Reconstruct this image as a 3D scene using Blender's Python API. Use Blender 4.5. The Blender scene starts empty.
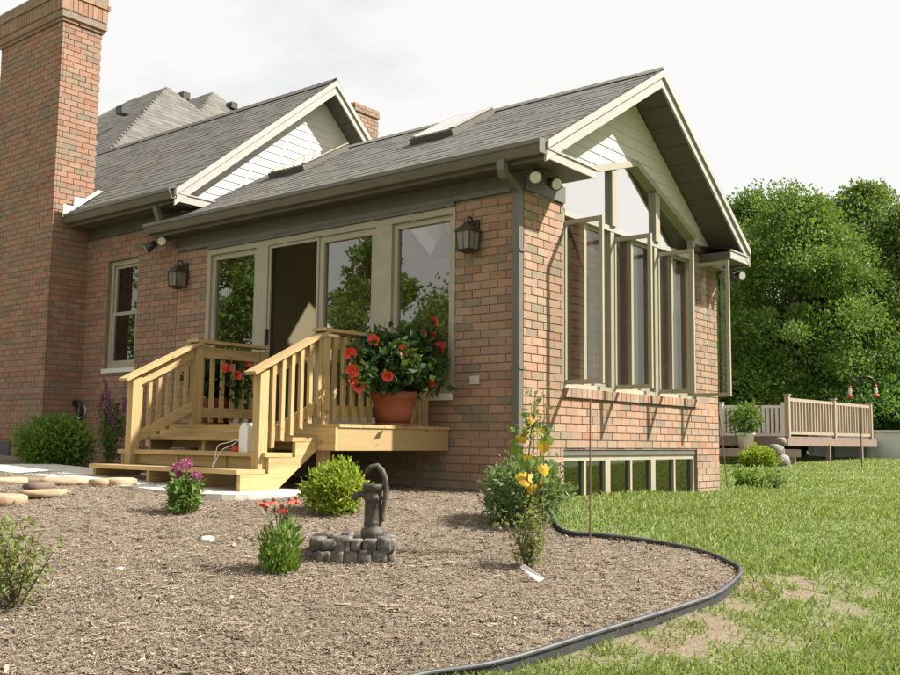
import bpy, math, random
import numpy as np
from mathutils import Vector, Matrix
random.seed(7); R = np.random.default_rng(11)
S = bpy.context.scene
COL = S.collection
pi = math.pi

# ------------------------------------------------------------------ camera
CAM = np.array([-7.489, -5.114, .533]); F = 977.694
def cam_axes(yaw, pitch, roll):
    y, p, r = np.radians([yaw, pitch, roll])
    f = np.array([np.cos(p)*np.cos(y), np.cos(p)*np.sin(y), np.sin(p)])
    a = np.cross(f, [0, 0, 1]); a /= np.linalg.norm(a); u = np.cross(a, f)
    return f, a*np.cos(r)+u*np.sin(r), u*np.cos(r)-a*np.sin(r)
FW, RI, UP = cam_axes(38.659, 6.038, .657)
cd = bpy.data.cameras.new('camera'); cam = bpy.data.objects.new('camera', cd); COL.objects.link(cam)
cd.sensor_width = 36; cd.sensor_fit = 'HORIZONTAL'; cd.lens = F/900*36; cd.clip_end = 2000; cd.clip_start = .05
M = Matrix([[RI[0], UP[0], -FW[0], CAM[0]], [RI[1], UP[1], -FW[1], CAM[1]], [RI[2], UP[2], -FW[2], CAM[2]], [0, 0, 0, 1]])
cam.matrix_world = M
S.camera = cam

# ------------------------------------------------------------------ sky, sun, exposure
SUN_AZ, SUN_EL = math.radians(-49.0), math.radians(44.8)
sd = Vector((math.cos(SUN_EL)*math.cos(SUN_AZ), math.cos(SUN_EL)*math.sin(SUN_AZ), math.sin(SUN_EL)))
W = bpy.data.worlds.new('World'); S.world = W; W.use_nodes = True
nt = W.node_tree; nt.nodes.clear()
sky = nt.nodes.new('ShaderNodeTexSky'); sky.sky_type = 'NISHITA'; sky.sun_disc = False
sky.sun_elevation = SUN_EL; sky.sun_rotation = math.radians(139.0)
sky.air_density = 1.0; sky.dust_density = 2.5; sky.ozone_density = 1.0
tc = nt.nodes.new('ShaderNodeTexCoord'); nz = nt.nodes.new('ShaderNodeTexNoise')
nz.inputs['Scale'].default_value = 2.2; nz.inputs['Detail'].default_value = 6; nz.inputs['Roughness'].default_value = .55
mp = nt.nodes.new('ShaderNodeMapping'); mp.inputs['Scale'].default_value = (1, 1, 2.2)
cr = nt.nodes.new('ShaderNodeValToRGB'); cr.color_ramp.elements[0].position = .10; cr.color_ramp.elements[1].position = .36; cr.color_ramp.elements[0].color = (.55, .55, .55, 1)
mx = nt.nodes.new('ShaderNodeMix'); mx.data_type = 'RGBA'
mx.inputs[7].default_value = (9.4, 9.36, 9.22, 1)     # thin bright cloud veil
bg = nt.nodes.new('ShaderNodeBackground'); bg.inputs['Strength'].default_value = .044
wo = nt.nodes.new('ShaderNodeOutputWorld')
nt.links.new(tc.outputs['Generated'], mp.inputs[0]); nt.links.new(mp.outputs[0], nz.inputs['Vector'])
nt.links.new(nz.outputs[0], cr.inputs[0]); nt.links.new(cr.outputs[0], mx.inputs[0])
nt.links.new(sky.outputs[0], mx.inputs[6]); nt.links.new(mx.outputs[2], bg.inputs[0]); nt.links.new(bg.outputs[0], wo.inputs[0])
sl = bpy.data.lights.new('sun', 'SUN'); sl.energy = 5.0; sl.angle = math.radians(1.0); sl.color = (1, .97, .90)
so = bpy.data.objects.new('sun', sl); COL.objects.link(so); so.rotation_euler = (-sd).to_track_quat('-Z', 'Y').to_euler()
so.location = (5, -20, 20)
S.view_settings.view_transform = 'Standard'; S.view_settings.look = 'None'; S.view_settings.exposure = 1.22
S.view_settings.gamma = 1; S.view_settings.use_curve_mapping = False
S.render.engine = 'CYCLES'; S.cycles.use_denoising = True; S.cycles.max_bounces = 8; S.cycles.transparent_max_bounces = 16
S.cycles.caustics_reflective = False; S.cycles.caustics_refractive = False

# ------------------------------------------------------------------ ground height and pixel helpers
def G(x, y):
    u = -.78*x-.62*y; v = -.62*x+.78*y; t = u-1.2
    sp = .5*(t+np.sqrt(t*t+.4))
    return .030*np.clip(v, -4, 7)-.130*np.minimum(sp, 12)+.02+.018*np.clip(x-8, 0, 13)
def ray(px, py): return FW+RI*(px-450)/F-UP*(py-337.5)/F
def gp(px, py, up=0.):                      # where the sight line of a photo pixel meets the ground
    d = ray(px, py); t = 1.
    while t < 90:
        p = CAM+d*t
        if p[2] < G(p[0], p[1])+up: break
        t += .004
    return p
def at(px, py, D): return CAM+ray(px, py)*D
def on(px, py, ax, v):
    d = ray(px, py); i = 'xyz'.index(ax)
    return CAM+d*((v-CAM[i])/d[i])

# ------------------------------------------------------------------ materials
def mat(name):
    m = bpy.data.materials.new(name); m.use_nodes = True
    n = m.node_tree.nodes; l = m.node_tree.links
    return m, n, l, n['Principled BSDF']
def node(n, t, **k):
    x = n.new(t)
    for a, b in k.items(): setattr(x, a, b)
    return x
def noise(n, l, scale, detail=4, vec=None, rough=.55, stretch=None):
    t = n.new('ShaderNodeTexNoise'); t.inputs['Scale'].default_value = scale; t.inputs['Detail'].default_value = detail
    t.inputs['Roughness'].default_value = rough
    g = n.new('ShaderNodeNewGeometry')
    v = g.outputs['Position']
    if stretch:
        mpn = n.new('ShaderNodeMapping'); mpn.inputs['Scale'].default_value = stretch
        l.new(v, mpn.inputs[0]); v = mpn.outputs[0]
    l.new(v, t.inputs['Vector'])
    return t.outputs[0]
def ramp(n, l, fac, stops, interp='LINEAR'):
    r = n.new('ShaderNodeValToRGB'); r.color_ramp.interpolation = interp
    e = r.color_ramp.elements
    while len(e) < len(stops): e.new(.5)
    for i, (p, c) in enumerate(stops):
        e[i].position = p; e[i].color = (*c, 1)
    l.new(fac, r.inputs[0]); return r.outputs[0]
def mixc(n, l, f, a, b, mode='MIX'):
    x = n.new('ShaderNodeMix'); x.data_type = 'RGBA'; x.blend_type = mode
    for s, v in ((0, f), (6, a), (7, b)):
        if isinstance(v, (int, float)): x.inputs[s].default_value = v
        elif isinstance(v, tuple): x.inputs[s].default_value = (*v, 1)
        else: l.new(v, x.inputs[s])
    return x.outputs[2]
def bump(n, l, h, b, strength=.3, dist=.01):
    x = n.new('ShaderNodeBump'); x.inputs['Strength'].default_value = strength; x.inputs['Distance'].default_value = dist
    l.new(h, x.inputs['Height']); l.new(x.outputs[0], b.inputs['Normal'])
def rnd(n, l):                        # a random number per piece, joined or single
    g = n.new('ShaderNodeNewGeometry'); o = n.new('ShaderNodeObjectInfo')
    a = n.new('ShaderNodeMath'); a.operation = 'ADD'; l.new(g.outputs['Random Per Island'], a.inputs[0]); l.new(o.outputs['Random'], a.inputs[1])
    f = n.new('ShaderNodeMath'); f.operation = 'FRACT'; l.new(a.outputs[0], f.inputs[0]); return f.outputs[0]
MT = {}
def plain(name, c, rough=.55, vary=.15, scale=6, metal=0, bmp=.0, coat=0):
    m, n, l, b = mat(name)
    f = noise(n, l, scale, 5)
    col = ramp(n, l, f, [(.3, tuple(x*(1-vary) for x in c)), (.7, tuple(min(1, x*(1+vary)) for x in c))])
    l.new(col, b.inputs['Base Color']); b.inputs['Roughness'].default_value = rough; b.inputs['Metallic'].default_value = metal
    if bmp: bump(n, l, noise(n, l, scale*8, 3), b, bmp, .004)
    MT[name] = m; return m
def brick_mat(name, k=(1, 1, 1), olive=.6):
    m, n, l, b = mat(name); r = rnd(n, l)
    c = ramp(n, l, r, [(0, (0.396, 0.214, 0.135)), (.14, (0.417, 0.249, 0.160)), (.27, (0.345, 0.160, 0.098)), (.40, (0.403, 0.260, 0.170)), (.53, (0.345, 0.207, 0.135)),
                       (.64, (0.413, 0.228, 0.146)), (.76, (0.262, 0.188, 0.128)), (.84, (0.388, 0.221, 0.142)), (.92, (0.225, 0.170, 0.118)), (.965, (0.396, 0.203, 0.125))], 'CONSTANT')
    c = mixc(n, l, 1., c, tuple(k), 'MULTIPLY')
    f = noise(n, l, 14, 6); c2 = mixc(n, l, ramp(n, l, f, [(.35, (0, 0, 0)), (.75, (.45, .45, .45))]), c, (.29, .20, .14))
    f3 = noise(n, l, 1, 4, stretch=(1.6, 1.6, 5)); c2 = mixc(n, l, ramp(n, l, f3, [(.46, (0, 0, 0)), (.66, (olive, olive, olive))]), c2, (.20, .165, .115))
    g = n.new('ShaderNodeNewGeometry'); sx = n.new('ShaderNodeSeparateXYZ'); l.new(g.outputs['Position'], sx.inputs[0])      # soil splash low on the wall
    mr = n.new('ShaderNodeMapRange'); mr.inputs[1].default_value = .55; mr.inputs[2].default_value = -.05; l.new(sx.outputs[2], mr.inputs[0])
    f4 = noise(n, l, 6, 5); mu = n.new('ShaderNodeMath'); mu.operation = 'MULTIPLY'; l.new(mr.outputs[0], mu.inputs[0]); l.new(f4, mu.inputs[1])
    c2 = mixc(n, l, mu.outputs[0], c2, (.27, .205, .145))
    l.new(c2, b.inputs['Base Color']); b.inputs['Roughness'].default_value = .88
    bump(n, l, noise(n, l, 90, 4), b, .5, .004); MT[name] = m
brick_mat('brick', (.88, .88, .88), .5); brick_mat('brick_old', (.76, .68, .66), .72)
plain('mortar', (.215, .165, .125), .95, .2, 30, bmp=.4)
def shingle_mat(name, a, b_, c_):
    m, n, l, b = mat(name); r = rnd(n, l)
    c = ramp(n, l, r, [(0, a), (.35, b_), (.7, c_), (1, a)])
    f = noise(n, l, 160, 2); c2 = mixc(n, l, .5, c, ramp(n, l, f, [(.3, (.07, .063, .055)), (.7, (.20, .182, .16))]), 'MIX')
    l.new(c2, b.inputs['Base Color']); b.inputs['Roughness'].default_value = .93; b.inputs['Specular IOR Level'].default_value = .25
    bump(n, l, f, b, .12, .002); MT[name] = m
shingle_mat('shingle', (.132, .125, .11), (.172, .163, .145), (.085, .08, .07))
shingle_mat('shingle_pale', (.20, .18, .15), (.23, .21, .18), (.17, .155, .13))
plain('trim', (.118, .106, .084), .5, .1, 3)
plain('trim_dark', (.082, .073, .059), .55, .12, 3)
plain('frame', (.34, .30, .22), .45, .08, 4)
plain('rake', (.335, .315, .28), .5, .06, 3)
plain('siding', (.58, .54, .49), .6, .05, 4)
plain('white', (.74, .73, .68), .5, .05, 5)
plain('cap_stone', (.66, .63, .54), .7, .08, 8)
plain('dark', (.022, .02, .018), .6, .2, 5)
plain('metal_dark', (.035, .030, .026), .4, .2, 9)
plain('bronze', (.055, .036, .026), .42, .25, 14)
plain('interior', (.55, .47, .31), .8, .05, 2)
plain('ceiling', (.66, .63, .56), .8, .04, 2)
plain('floor_wood', (.22, .13, .07), .4, .2, 9)
plain('brown_wood', (.17, .085, .042), .5, .2, 12)
plain('concrete', (.58, .55, .47), .85, .12, 12, bmp=.3)
plain('terracotta', (.27, .075, .038), .75, .12, 14)
plain('white_pot', (.66, .65, .60), .5, .06, 7)
plain('black_plastic', (.042, .042, .043), .55, .3, 12)
plain('vinyl_tan', (.33, .255, .18), .55, .06, 4)
plain('vinyl_white', (.52, .50, .44), .5, .05, 4)
plain('deck_brown', (.22, .15, .115), .6, .12, 7)
plain('pool_wall', (.55, .57, .52), .5, .08, 1.2)
plain('red', (.55, .02, .015), .45, .1, 8)
plain('stem', (.11, .075, .04), .85, .25, 40)
plain('bark', (.10, .078, .056), .95, .35, 12, bmp=.8)
plain('green_stem', (.09, .14, .035), .7, .2, 30)
plain('straw', (.36, .29, .17), .8, .2, 30)
plain('petal_red', (.62, .045, .022), .5, .18, 60)
plain('petal_orange', (.55, .07, .035), .5, .2, 60)
plain('petal_pink', (.42, .085, .24), .55, .3, 60)
plain('petal_purple', (.22, .045, .16), .6, .3, 60)
plain('paper', (.72, .66, .66), .6, .05, 20)
plain('lens', (.55, .55, .45), .15, .1, 20)
plain('rust', (.17, .085, .05), .8, .3, 20)
plain('limestone', (.36, .255, .16), .9, .35, 5, bmp=.8)
plain('lime_dark', (.15, .10, .075), .9, .35, 5, bmp=.8)
plain('rock_white', (.66, .63, .58), .85, .12, 18, bmp=.6)
plain('soot', (.04, .037, .034), .6, .3, 18)
def cast_stone(name, a, b_):
    m, n, l, b = mat(name); f = noise(n, l, 22, 7, rough=.65)
    l.new(ramp(n, l, f, [(.35, a), (.62, b_)]), b.inputs['Base Color']); b.inputs['Roughness'].default_value = .62
    bump(n, l, f, b, .7, .012); MT[name] = m
cast_stone('basin_stone', (.028, .024, .020), (.19, .165, .135))
cast_stone('boulder', (.08, .07, .058), (.24, .215, .18))
cast_stone('pump_iron', (.032, .027, .018), (.075, .064, .045))
def wood(name, st, c0=(.47, .33, .145), c1=(.35, .225, .085)):
    m, n, l, b = mat(name); r = rnd(n, l)
    f = noise(n, l, 1, 5, stretch=st, rough=.6)
    c = ramp(n, l, f, [(.32, c1), (.55, c0), (.72, tuple(x*1.1 for x in c0))])
    c = mixc(n, l, ramp(n, l, r, [(0, (0, 0, 0)), (1, (.8, .8, .8))]), c, (.33, .225, .095))
    k = noise(n, l, 7, 2); c = mixc(n, l, ramp(n, l, k, [(.70, (0, 0, 0)), (.74, (.7, .7, .7))]), c, (.16, .085, .03))
    l.new(c, b.inputs['Base Color']); b.inputs['Roughness'].default_value = .68
    bump(n, l, f, b, .2, .004); MT[name] = m
wood('pine_x', (2.2, 45, 45)); wood('pine_y', (45, 2.2, 45)); wood('pine_z', (45, 45, 2.2))
def glass(name, tint=(.92, .95, .93), base=.055, refl=1.0, rough=0.):
    m, n, l, b = mat(name); n.remove(b)
    tr = n.new('ShaderNodeBsdfTransparent'); tr.inputs[0].default_value = (*tint, 1)
    gl = n.new('ShaderNodeBsdfGlossy'); gl.inputs['Roughness'].default_value = rough; gl.inputs[0].default_value = (refl, refl*.98, refl*.93, 1)
    lw = n.new('ShaderNodeFresnel'); lw.inputs[0].default_value = 1.52
    ma = n.new('ShaderNodeMath'); ma.operation = 'MULTIPLY_ADD'; ma.inputs[1].default_value = 1.7; ma.inputs[2].default_value = base; ma.use_clamp = True
    l.new(lw.outputs[0], ma.inputs[0])
    ms = n.new('ShaderNodeMixShader'); l.new(ma.outputs[0], ms.inputs[0]); l.new(tr.outputs[0], ms.inputs[1]); l.new(gl.outputs[0], ms.inputs[2])
    l.new(ms.outputs[0], n['Material Output'].inputs[0]); MT[name] = m
glass('glass', base=.03); glass('glass_door', (.72, .73, .66), .12); glass('glass_dark', (.5, .52, .48), .05); glass('glass_upper', (.84, .86, .92), .72); glass('glass_sky', (.95, .96, .96), .28)
glass('screen', (.60, .58, .52), .0, .03, .5)
def leaf(name, cols, trans=.35, rough=.55, spec=.22):
    m, n, l, b = mat(name); r = rnd(n, l)
    c = ramp(n, l, r, [(i/(len(cols)-1), x) for i, x in enumerate(cols)])
    l.new(c, b.inputs['Base Color']); b.inputs['Roughness'].default_value = rough; b.inputs['Specular IOR Level'].default_value = spec
    t = n.new('ShaderNodeBsdfTranslucent')
    cc = mixc(n, l, .5, c, (.25, .32, .03)); l.new(cc, t.inputs[0])
    ms = n.new('ShaderNodeMixShader'); ms.inputs[0].default_value = trans
    l.new(b.outputs[0], ms.inputs[1]); l.new(t.outputs[0], ms.inputs[2]); l.new(ms.outputs[0], n['Material Output'].inputs[0]); MT[name] = m
leaf('leaf_tree', [(0.061, 0.126, 0.021), (0.091, 0.177, 0.030), (0.122, 0.213, 0.040), (0.076, 0.152, 0.025)])
leaf('leaf_tree_b', [(0.050, 0.112, 0.019), (0.073, 0.151, 0.028), (0.095, 0.179, 0.034), (0.062, 0.129, 0.022)])
leaf('leaf_tree_c', [(0.076, 0.131, 0.025), (0.111, 0.182, 0.041), (0.151, 0.221, 0.060), (0.091, 0.151, 0.031)])
leaf('leaf_dark', [(.014, .038, .009), (.024, .056, .013), (.036, .072, .018)], .2, .5, .2)
leaf('leaf_gold', [(.30, .36, .035), (.22, .31, .03), (.38, .42, .05), (.15, .24, .03)])
leaf('leaf_box', [(.11, .17, .07), (.15, .22, .09), (.19, .26, .12), (.08, .13, .05)])
leaf('leaf_spirea', [(.10, .19, .025), (.15, .25, .035), (.07, .14, .018), (.20, .30, .05)])
leaf('leaf_bush', [(.11, .20, .03), (.16, .27, .045), (.08, .15, .02), (.22, .32, .06)])
leaf('leaf_mid', [(.08, .16, .03), (.12, .21, .04), (.06, .12, .02), (.15, .22, .06)])
leaf('leaf_pale', [(.16, .20, .06), (.20, .24, .08), (.13, .17, .05), (.26, .20, .08)])
leaf('leaf_yellow', [(.60, .38, .03), (.55, .33, .02), (.62, .45, .06)], .4)
leaf('leaf_green_big', [(.16, .25, .04), (.12, .20, .03)], .4)
leaf('grass', [(.15, .22, .045), (.20, .275, .065), (.25, .31, .09), (.125, .19, .035), (.38, .35, .17), (.17, .24, .05)], .4, .5, .3)
def chip_mat():
    m, n, l, b = mat('chips'); r = rnd(n, l)
    c = ramp(n, l, r, [(0, (0.174, 0.132, 0.086)), (.18, (0.271, 0.214, 0.141)), (.36, (0.209, 0.158, 0.104)), (.54, (0.331, 0.271, 0.184)), (.68, (0.236, 0.180, 0.122)), (.82, (0.122, 0.088, 0.058)), (.94, (0.471, 0.412, 0.288)), (.98, (0.262, 0.202, 0.133))], 'CONSTANT')
    f = noise(n, l, 1.7, 5, rough=.65); c = mixc(n, l, ramp(n, l, f, [(.42, (0, 0, 0)), (.66, (0.541, 0.544, 0.497))]), c, (0.117, 0.086, 0.056))
    l.new(c, b.inputs['Base Color']); b.inputs['Roughness'].default_value = .9; MT['chips'] = m
chip_mat()
def mulch_mat():
    m, n, l, b = mat('mulch'); f = noise(n, l, 38, 6, rough=.7); f2 = noise(n, l, 1.2, 3)
    c = ramp(n, l, f, [(.3, (.13, .096, .07)), (.5, (.23, .175, .125)), (.7, (.34, .27, .195))])
    c = mixc(n, l, ramp(n, l, f2, [(.35, (0, 0, 0)), (.7, (.4, .4, .4))]), c, (.27, .19, .135))
    l.new(c, b.inputs['Base Color']); b.inputs['Roughness'].default_value = .95
    bump(n, l, f, b, 1, .03); MT['mulch'] = m
mulch_mat()
def lawn_mat():
    m, n, l, b = mat('lawn'); f = noise(n, l, 30, 6, rough=.7); f2 = noise(n, l, .5, 4)
    gcol = ramp(n, l, f, [(.3, (.085, .125, .03)), (.55, (.14, .195, .05)), (.75, (.20, .25, .075))])
    gcol = mixc(n, l, ramp(n, l, f2, [(.4, (0, 0, 0)), (.7, (.45, .45, .45))]), gcol, (.20, .215, .07))
    scol = ramp(n, l, f, [(.3, (.15, .105, .068)), (.55, (.25, .185, .12)), (.8, (.34, .265, .175))])
    at_ = n.new('ShaderNodeAttribute'); at_.attribute_name = 'soil'
    fm = n.new('ShaderNodeMath'); fm.operation = 'MULTIPLY_ADD'; fm.inputs[1].default_value = .8; l.new(f, fm.inputs[0]); fm.inputs[2].default_value = -.4
    fa = n.new('ShaderNodeMath'); fa.operation = 'ADD'; fa.use_clamp = True; l.new(fm.outputs[0], fa.inputs[0]); l.new(at_.outputs['Fac'], fa.inputs[1])
    l.new(mixc(n, l, fa.outputs[0], gcol, scol), b.inputs['Base Color']); b.inputs['Roughness'].default_value = .95
    bump(n, l, f, b, 1, .03); MT['lawn'] = m
lawn_mat()

# ------------------------------------------------------------------ mesh helpers
ORG = {}
def link(o, parent=None, org=None):
    COL.objects.link(o)
    if parent is not None: o.parent = parent
    ORG[o.name] = np.array(org if org is not None else (ORG[parent.name] if parent is not None else (0, 0, 0)), float)
    return o
def props(o, label=None, cat=None, group=None, kind=None):
    for k, v in (('label', label), ('category', cat), ('group', group), ('kind', kind)):
        if v: o[k] = v
    return o
def thing(name, loc, label, cat, group=None):
    o = bpy.data.objects.new(name, None); o.empty_display_size = .1; o.location = loc
    link(o, None, loc); return props(o, label, cat, group)
def arrmesh(name, V, Fc, smooth=False):
    V = np.asarray(V, np.float32); Fc = np.asarray(Fc, np.int32); k = Fc.shape[1]
    me = bpy.data.meshes.new(name); me.vertices.add(len(V)); me.vertices.foreach_set('co', V.ravel())
    me.loops.add(Fc.size); me.loops.foreach_set('vertex_index', Fc.ravel())
    me.polygons.add(len(Fc)); me.polygons.foreach_set('loop_start', np.arange(0, Fc.size, k, dtype=np.int32))
    me.polygons.foreach_set('use_smooth', np.full(len(Fc), bool(smooth)))
    me.update(calc_edges=True); return me
def arrobj(name, V, Fc, m, parent=None, org=None, smooth=False):
    o_ = np.array(org if org is not None else (ORG[parent.name] if parent is not None else (0, 0, 0)), float)
    me = arrmesh(name, np.asarray(V)-o_, Fc, smooth); me.materials.append(MT[m])
    o = bpy.data.objects.new(name, me)
    if parent is None: o.location = o_
    return link(o, parent, o_)
class MB:
    def __init__(s): s.v = []; s.f = []; s.sm = []
    def add(s, V, Fs, smooth=False):
        n = len(s.v); s.v += [tuple(map(float, p)) for p in V]; s.f += [tuple(i+n for i in f) for f in Fs]; s.sm += [smooth]*len(Fs); return s
    def box(s, a, b): 
        (x0, y0, z0), (x1, y1, z1) = [tuple(min(p, q) for p, q in zip(a, b)), tuple(max(p, q) for p, q in zip(a, b))]
        return s.add([(x0, y0, z0), (x1, y0, z0), (x1, y1, z0), (x0, y1, z0), (x0, y0, z1), (x1, y0, z1), (x1, y1, z1), (x0, y1, z1)],
              [(3, 2, 1, 0), (4, 5, 6, 7), (0, 1, 5, 4), (1, 2, 6, 5), (2, 3, 7, 6), (3, 0, 4, 7)])
    def bar(s, p, q, w, h, up=(0, 0, 1)):          # a rectangular bar from p to q: w across, h along up
        p, q = Vector(p), Vector(q); d = (q-p).normalized(); a = d.cross(Vector(up)).normalized(); u = a.cross(d)
        V = [e+a*i*w/2+u*j*h/2 for e in (p, q) for i, j in ((-1, -1), (1, -1), (1, 1), (-1, 1))]
        return s.add(V, [(0, 1, 2, 3), (7, 6, 5, 4), (0, 4, 5, 1), (1, 5, 6, 2), (2, 6, 7, 3), (3, 7, 4, 0)])
    def prism(s, poly, f0, f1):                     # poly: list of (a,b); f0,f1: maps (a,b)->3D at each end
        n = len(poly); V = [f0(*p) for p in poly]+[f1(*p) for p in poly]
        return s.add(V, [tuple(range(n))[::-1], tuple(range(n, 2*n))]+[(i, (i+1) % n, n+(i+1) % n, n+i) for i in range(n)])
    def tube(s, pts, rad, k=8, cap=True):
        pts = [Vector(p) for p in pts]
        if not hasattr(rad, '__len__'): rad = [rad]*len(pts)
        V = []; a = None
        for i, p in enumerate(pts):
            d = (pts[min(i+1, len(pts)-1)]-pts[max(i-1, 0)])
            d = d.normalized() if d.length > 1e-9 else Vector((0, 0, 1))
            if a is None: a = d.orthogonal().normalized()
            else:
                a = (a-d*a.dot(d)); a = a.normalized() if a.length > 1e-6 else d.orthogonal().normalized()
            b = d.cross(a)
            V += [p+(a*math.cos(2*pi*j/k)+b*math.sin(2*pi*j/k))*rad[i] for j in range(k)]
        Fs = [(i*k+j, i*k+(j+1) % k, (i+1)*k+(j+1) % k, (i+1)*k+j) for i in range(len(pts)-1) for j in range(k)]
        s.add(V, Fs, True)
        if cap: s.add(V[:k], [tuple(range(k))[::-1]]); s.add(V[-k:], [tuple(range(k))])
        return s
    def lathe(s, c, prof, k=20, smooth=True):
        V = [(c[0]+r*math.cos(2*pi*j/k), c[1]+r*math.sin(2*pi*j/k), c[2]+z) for r, z in prof for j in range(k)]
        return s.add(V, [(i*k+j, i*k+(j+1) % k, (i+1)*k+(j+1) % k, (i+1)*k+j) for i in range(len(prof)-1) for j in range(k)], smooth)
    def build(s, name, m, parent=None, org=None):
        o_ = np.array(org if org is not None else (ORG[parent.name] if parent is not None else (0, 0, 0)), float)
        me = bpy.data.meshes.new(name); me.from_pydata([tuple(np.array(v)-o_) for v in s.v], [], s.f)
        me.polygons.foreach_set('use_smooth', s.sm); me.materials.append(MT[m]); me.update()
        o = bpy.data.objects.new(name, me)
        if parent is None: o.location = o_
        return link(o, parent, o_)
BOXF = np.array([(0, 1, 2, 3), (7, 6, 5, 4), (0, 4, 5, 1), (1, 5, 6, 2), (2, 6, 7, 3), (3, 7, 4, 0)])
class Fr:                                          # a plane with axes a (along), b (up), n (out)
    def __init__(s, o, a, b, n): s.o, s.a, s.b, s.n = [np.array(x, float) for x in (o, a, b, n)]
    def p(s, a, b, n=0): return s.o+s.a*a+s.b*b+s.n*n
    def boxes(s, L):                               # rows a0,a1,b0,b1,n0,n1(bottom),n1(top)
        L = np.asarray(L, float)
        if L.shape[1] == 6: L = np.c_[L, L[:, 5]]
        V = []
        for i, j, k in ((0, 2, 4), (1, 2, 4), (1, 3, 4), (0, 3, 4), (0, 2, 5), (1, 2, 5), (1, 3, 6), (0, 3, 6)):
            V.append(s.o+L[:, i, None]*s.a+L[:, j, None]*s.b+L[:, k, None]*s.n)
        V = np.stack(V, 1).reshape(-1, 3)
        f = BOXF if np.dot(np.cross(s.a, s.b), s.n) < 0 else BOXF[:, ::-1]
        f = np.array([(0, 3, 2, 1), (4, 5, 6, 7), (0, 1, 5, 4), (1, 2, 6, 5), (2, 3, 7, 6), (3, 0, 4, 7)])
        if np.dot(np.cross(s.a, s.b), s.n) < 0: f = f[:, ::-1]
        return V, (np.arange(len(L))[:, None, None]*8+f[None]).reshape(-1, 4)
    def slab(s, L, name, m, parent): V, f = s.boxes(L); return arrobj(name, V, f, m, parent)
def cells(a0, a1, b0, b1, ops):                    # rectangle minus rectangular openings, as rectangles
    As = sorted({a0, a1, *[min(max(x, a0), a1) for o in ops for x in o[:2]]}); out = []
    for i in range(len(As)-1):
        m = (As[i]+As[i+1])/2; z = b0
        for o in sorted([o for o in ops if o[0] < m < o[1]], key=lambda o: o[2]):
            if o[2] > z: out.append((As[i], As[i+1], z, min(o[2], b1)))
            z = max(z, o[3])
        if z < b1: out.append((As[i], As[i+1], z, b1))
    return out
def cut(iv, ops):                                  # interval minus intervals
    out = [iv]
    for o in ops:
        nx = []
        for a, b in out:
            if o[1] <= a or o[0] >= b: nx.append((a, b)); continue
            if o[0] > a: nx.append((a, o[0]))
            if o[1] < b: nx.append((o[1], b))
        out = nx
    return out

# leaves: many small folded faces
def leafcloud(P, size, aspect=.5, out=None, bias=.5, droop=0.):
    P = np.asarray(P, float); n = len(P); size = np.broadcast_to(np.asarray(size, float), (n,))
    d = R.normal(size=(n, 3)); d /= np.linalg.norm(d, axis=1)[:, None]
    if out is not None: d = d*(1-bias)+out*bias
    d[:, 2] -= droop; d /= np.linalg.norm(d, axis=1)[:, None]+1e-9
    w = np.cross(d, R.normal(size=(n, 3))); w /= np.linalg.norm(w, axis=1)[:, None]+1e-9
    u = np.cross(w, d)
    L = size[:, None]
    a = P; b = P+d*L*.45+w*L*aspect/2+u*L*.08; c = P+d*L; e = P+d*L*.45-w*L*aspect/2+u*L*.08
    return np.stack([a, b, c, e], 1).reshape(-1, 3), np.arange(4*n).reshape(-1, 4)
def ball(n, c, r, shell=.5, lump=0.):
    d = R.normal(size=(n, 3)); d /= np.linalg.norm(d, axis=1)[:, None]
    rr = (shell+(1-shell)*R.random(n))**(1/1.5)
    if lump:
        ph = R.random(6)*6; q = d*3.1
        rr = rr*(1+lump*(np.sin(q[:, 0]*1.7+ph[0])+np.sin(q[:, 1]*2.1+ph[1])+np.sin(q[:, 2]*2.4+ph[2])+np.sin((q[:, 0]+q[:, 1])*2.2+ph[3]))/2)
    return np.array(c)+d*rr[:, None]*np.array(r), d

# ================================================================== GROUND
E_px = [(560, 529), (600, 535), (650, 541), (700, 551), (735, 565), (740, 572), (738, 577), (720, 592), (690, 604), (600, 632), (500, 662), (422, 675), (330, 699), (215, 726)]
EDG = [gp(*p, .05)[:2] for p in E_px]
EDG = [np.array((.05, -.12)), np.array((-.75, -.75))] + EDG + [np.array((-6.6, -1.0)), np.array((-9, .6)), np.array((-14, 4))]
def spline(P, n):
    P = np.array(P); Q = np.vstack([2*P[0]-P[1], P, 2*P[-1]-P[-2]]); out = []
    for i in range(1, len(Q)-2):
        for t in np.linspace(0, 1, n, endpoint=False):
            a, b, c, d = Q[i-1:i+3]; out.append(.5*(2*b+(c-a)*t+(2*a-5*b+4*c-d)*t*t+(3*b-a-3*c+d)*t**3))
    return np.array(out+[P[-1]])
EC = spline(EDG, 8)
n = len(EC); tt = np.linspace(0, 1, n)
LC = np.array([(.04, -.02), (.04, 10.5), (-3, 12), (-14, 12)])
BED = np.vstack([EC, LC[::-1]])
def inside(P, poly):
    x, y = P[:, 0], P[:, 1]; r = np.zeros(len(P), bool); j = len(poly)-1
    for i in range(len(poly)):
        xi, yi = poly[i]; xj, yj = poly[j]
        c = ((yi > y) != (yj > y)) & (x < (xj-xi)*(y-yi)/(yj-yi+1e-12)+xi); r ^= c; j = i
    return r
ph = R.random(20)*6
def wob(x, y, k=1.): return (np.sin(x*2.3*k+ph[0])*np.cos(y*2.9*k+ph[1])+.6*np.sin((x+y)*4.7*k+ph[2])*np.sin((x-y)*4.1*k+ph[3])+.4*np.sin(x*9.3*k+ph[4])*np.sin(y*8.1*k+ph[5]))/2
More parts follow.
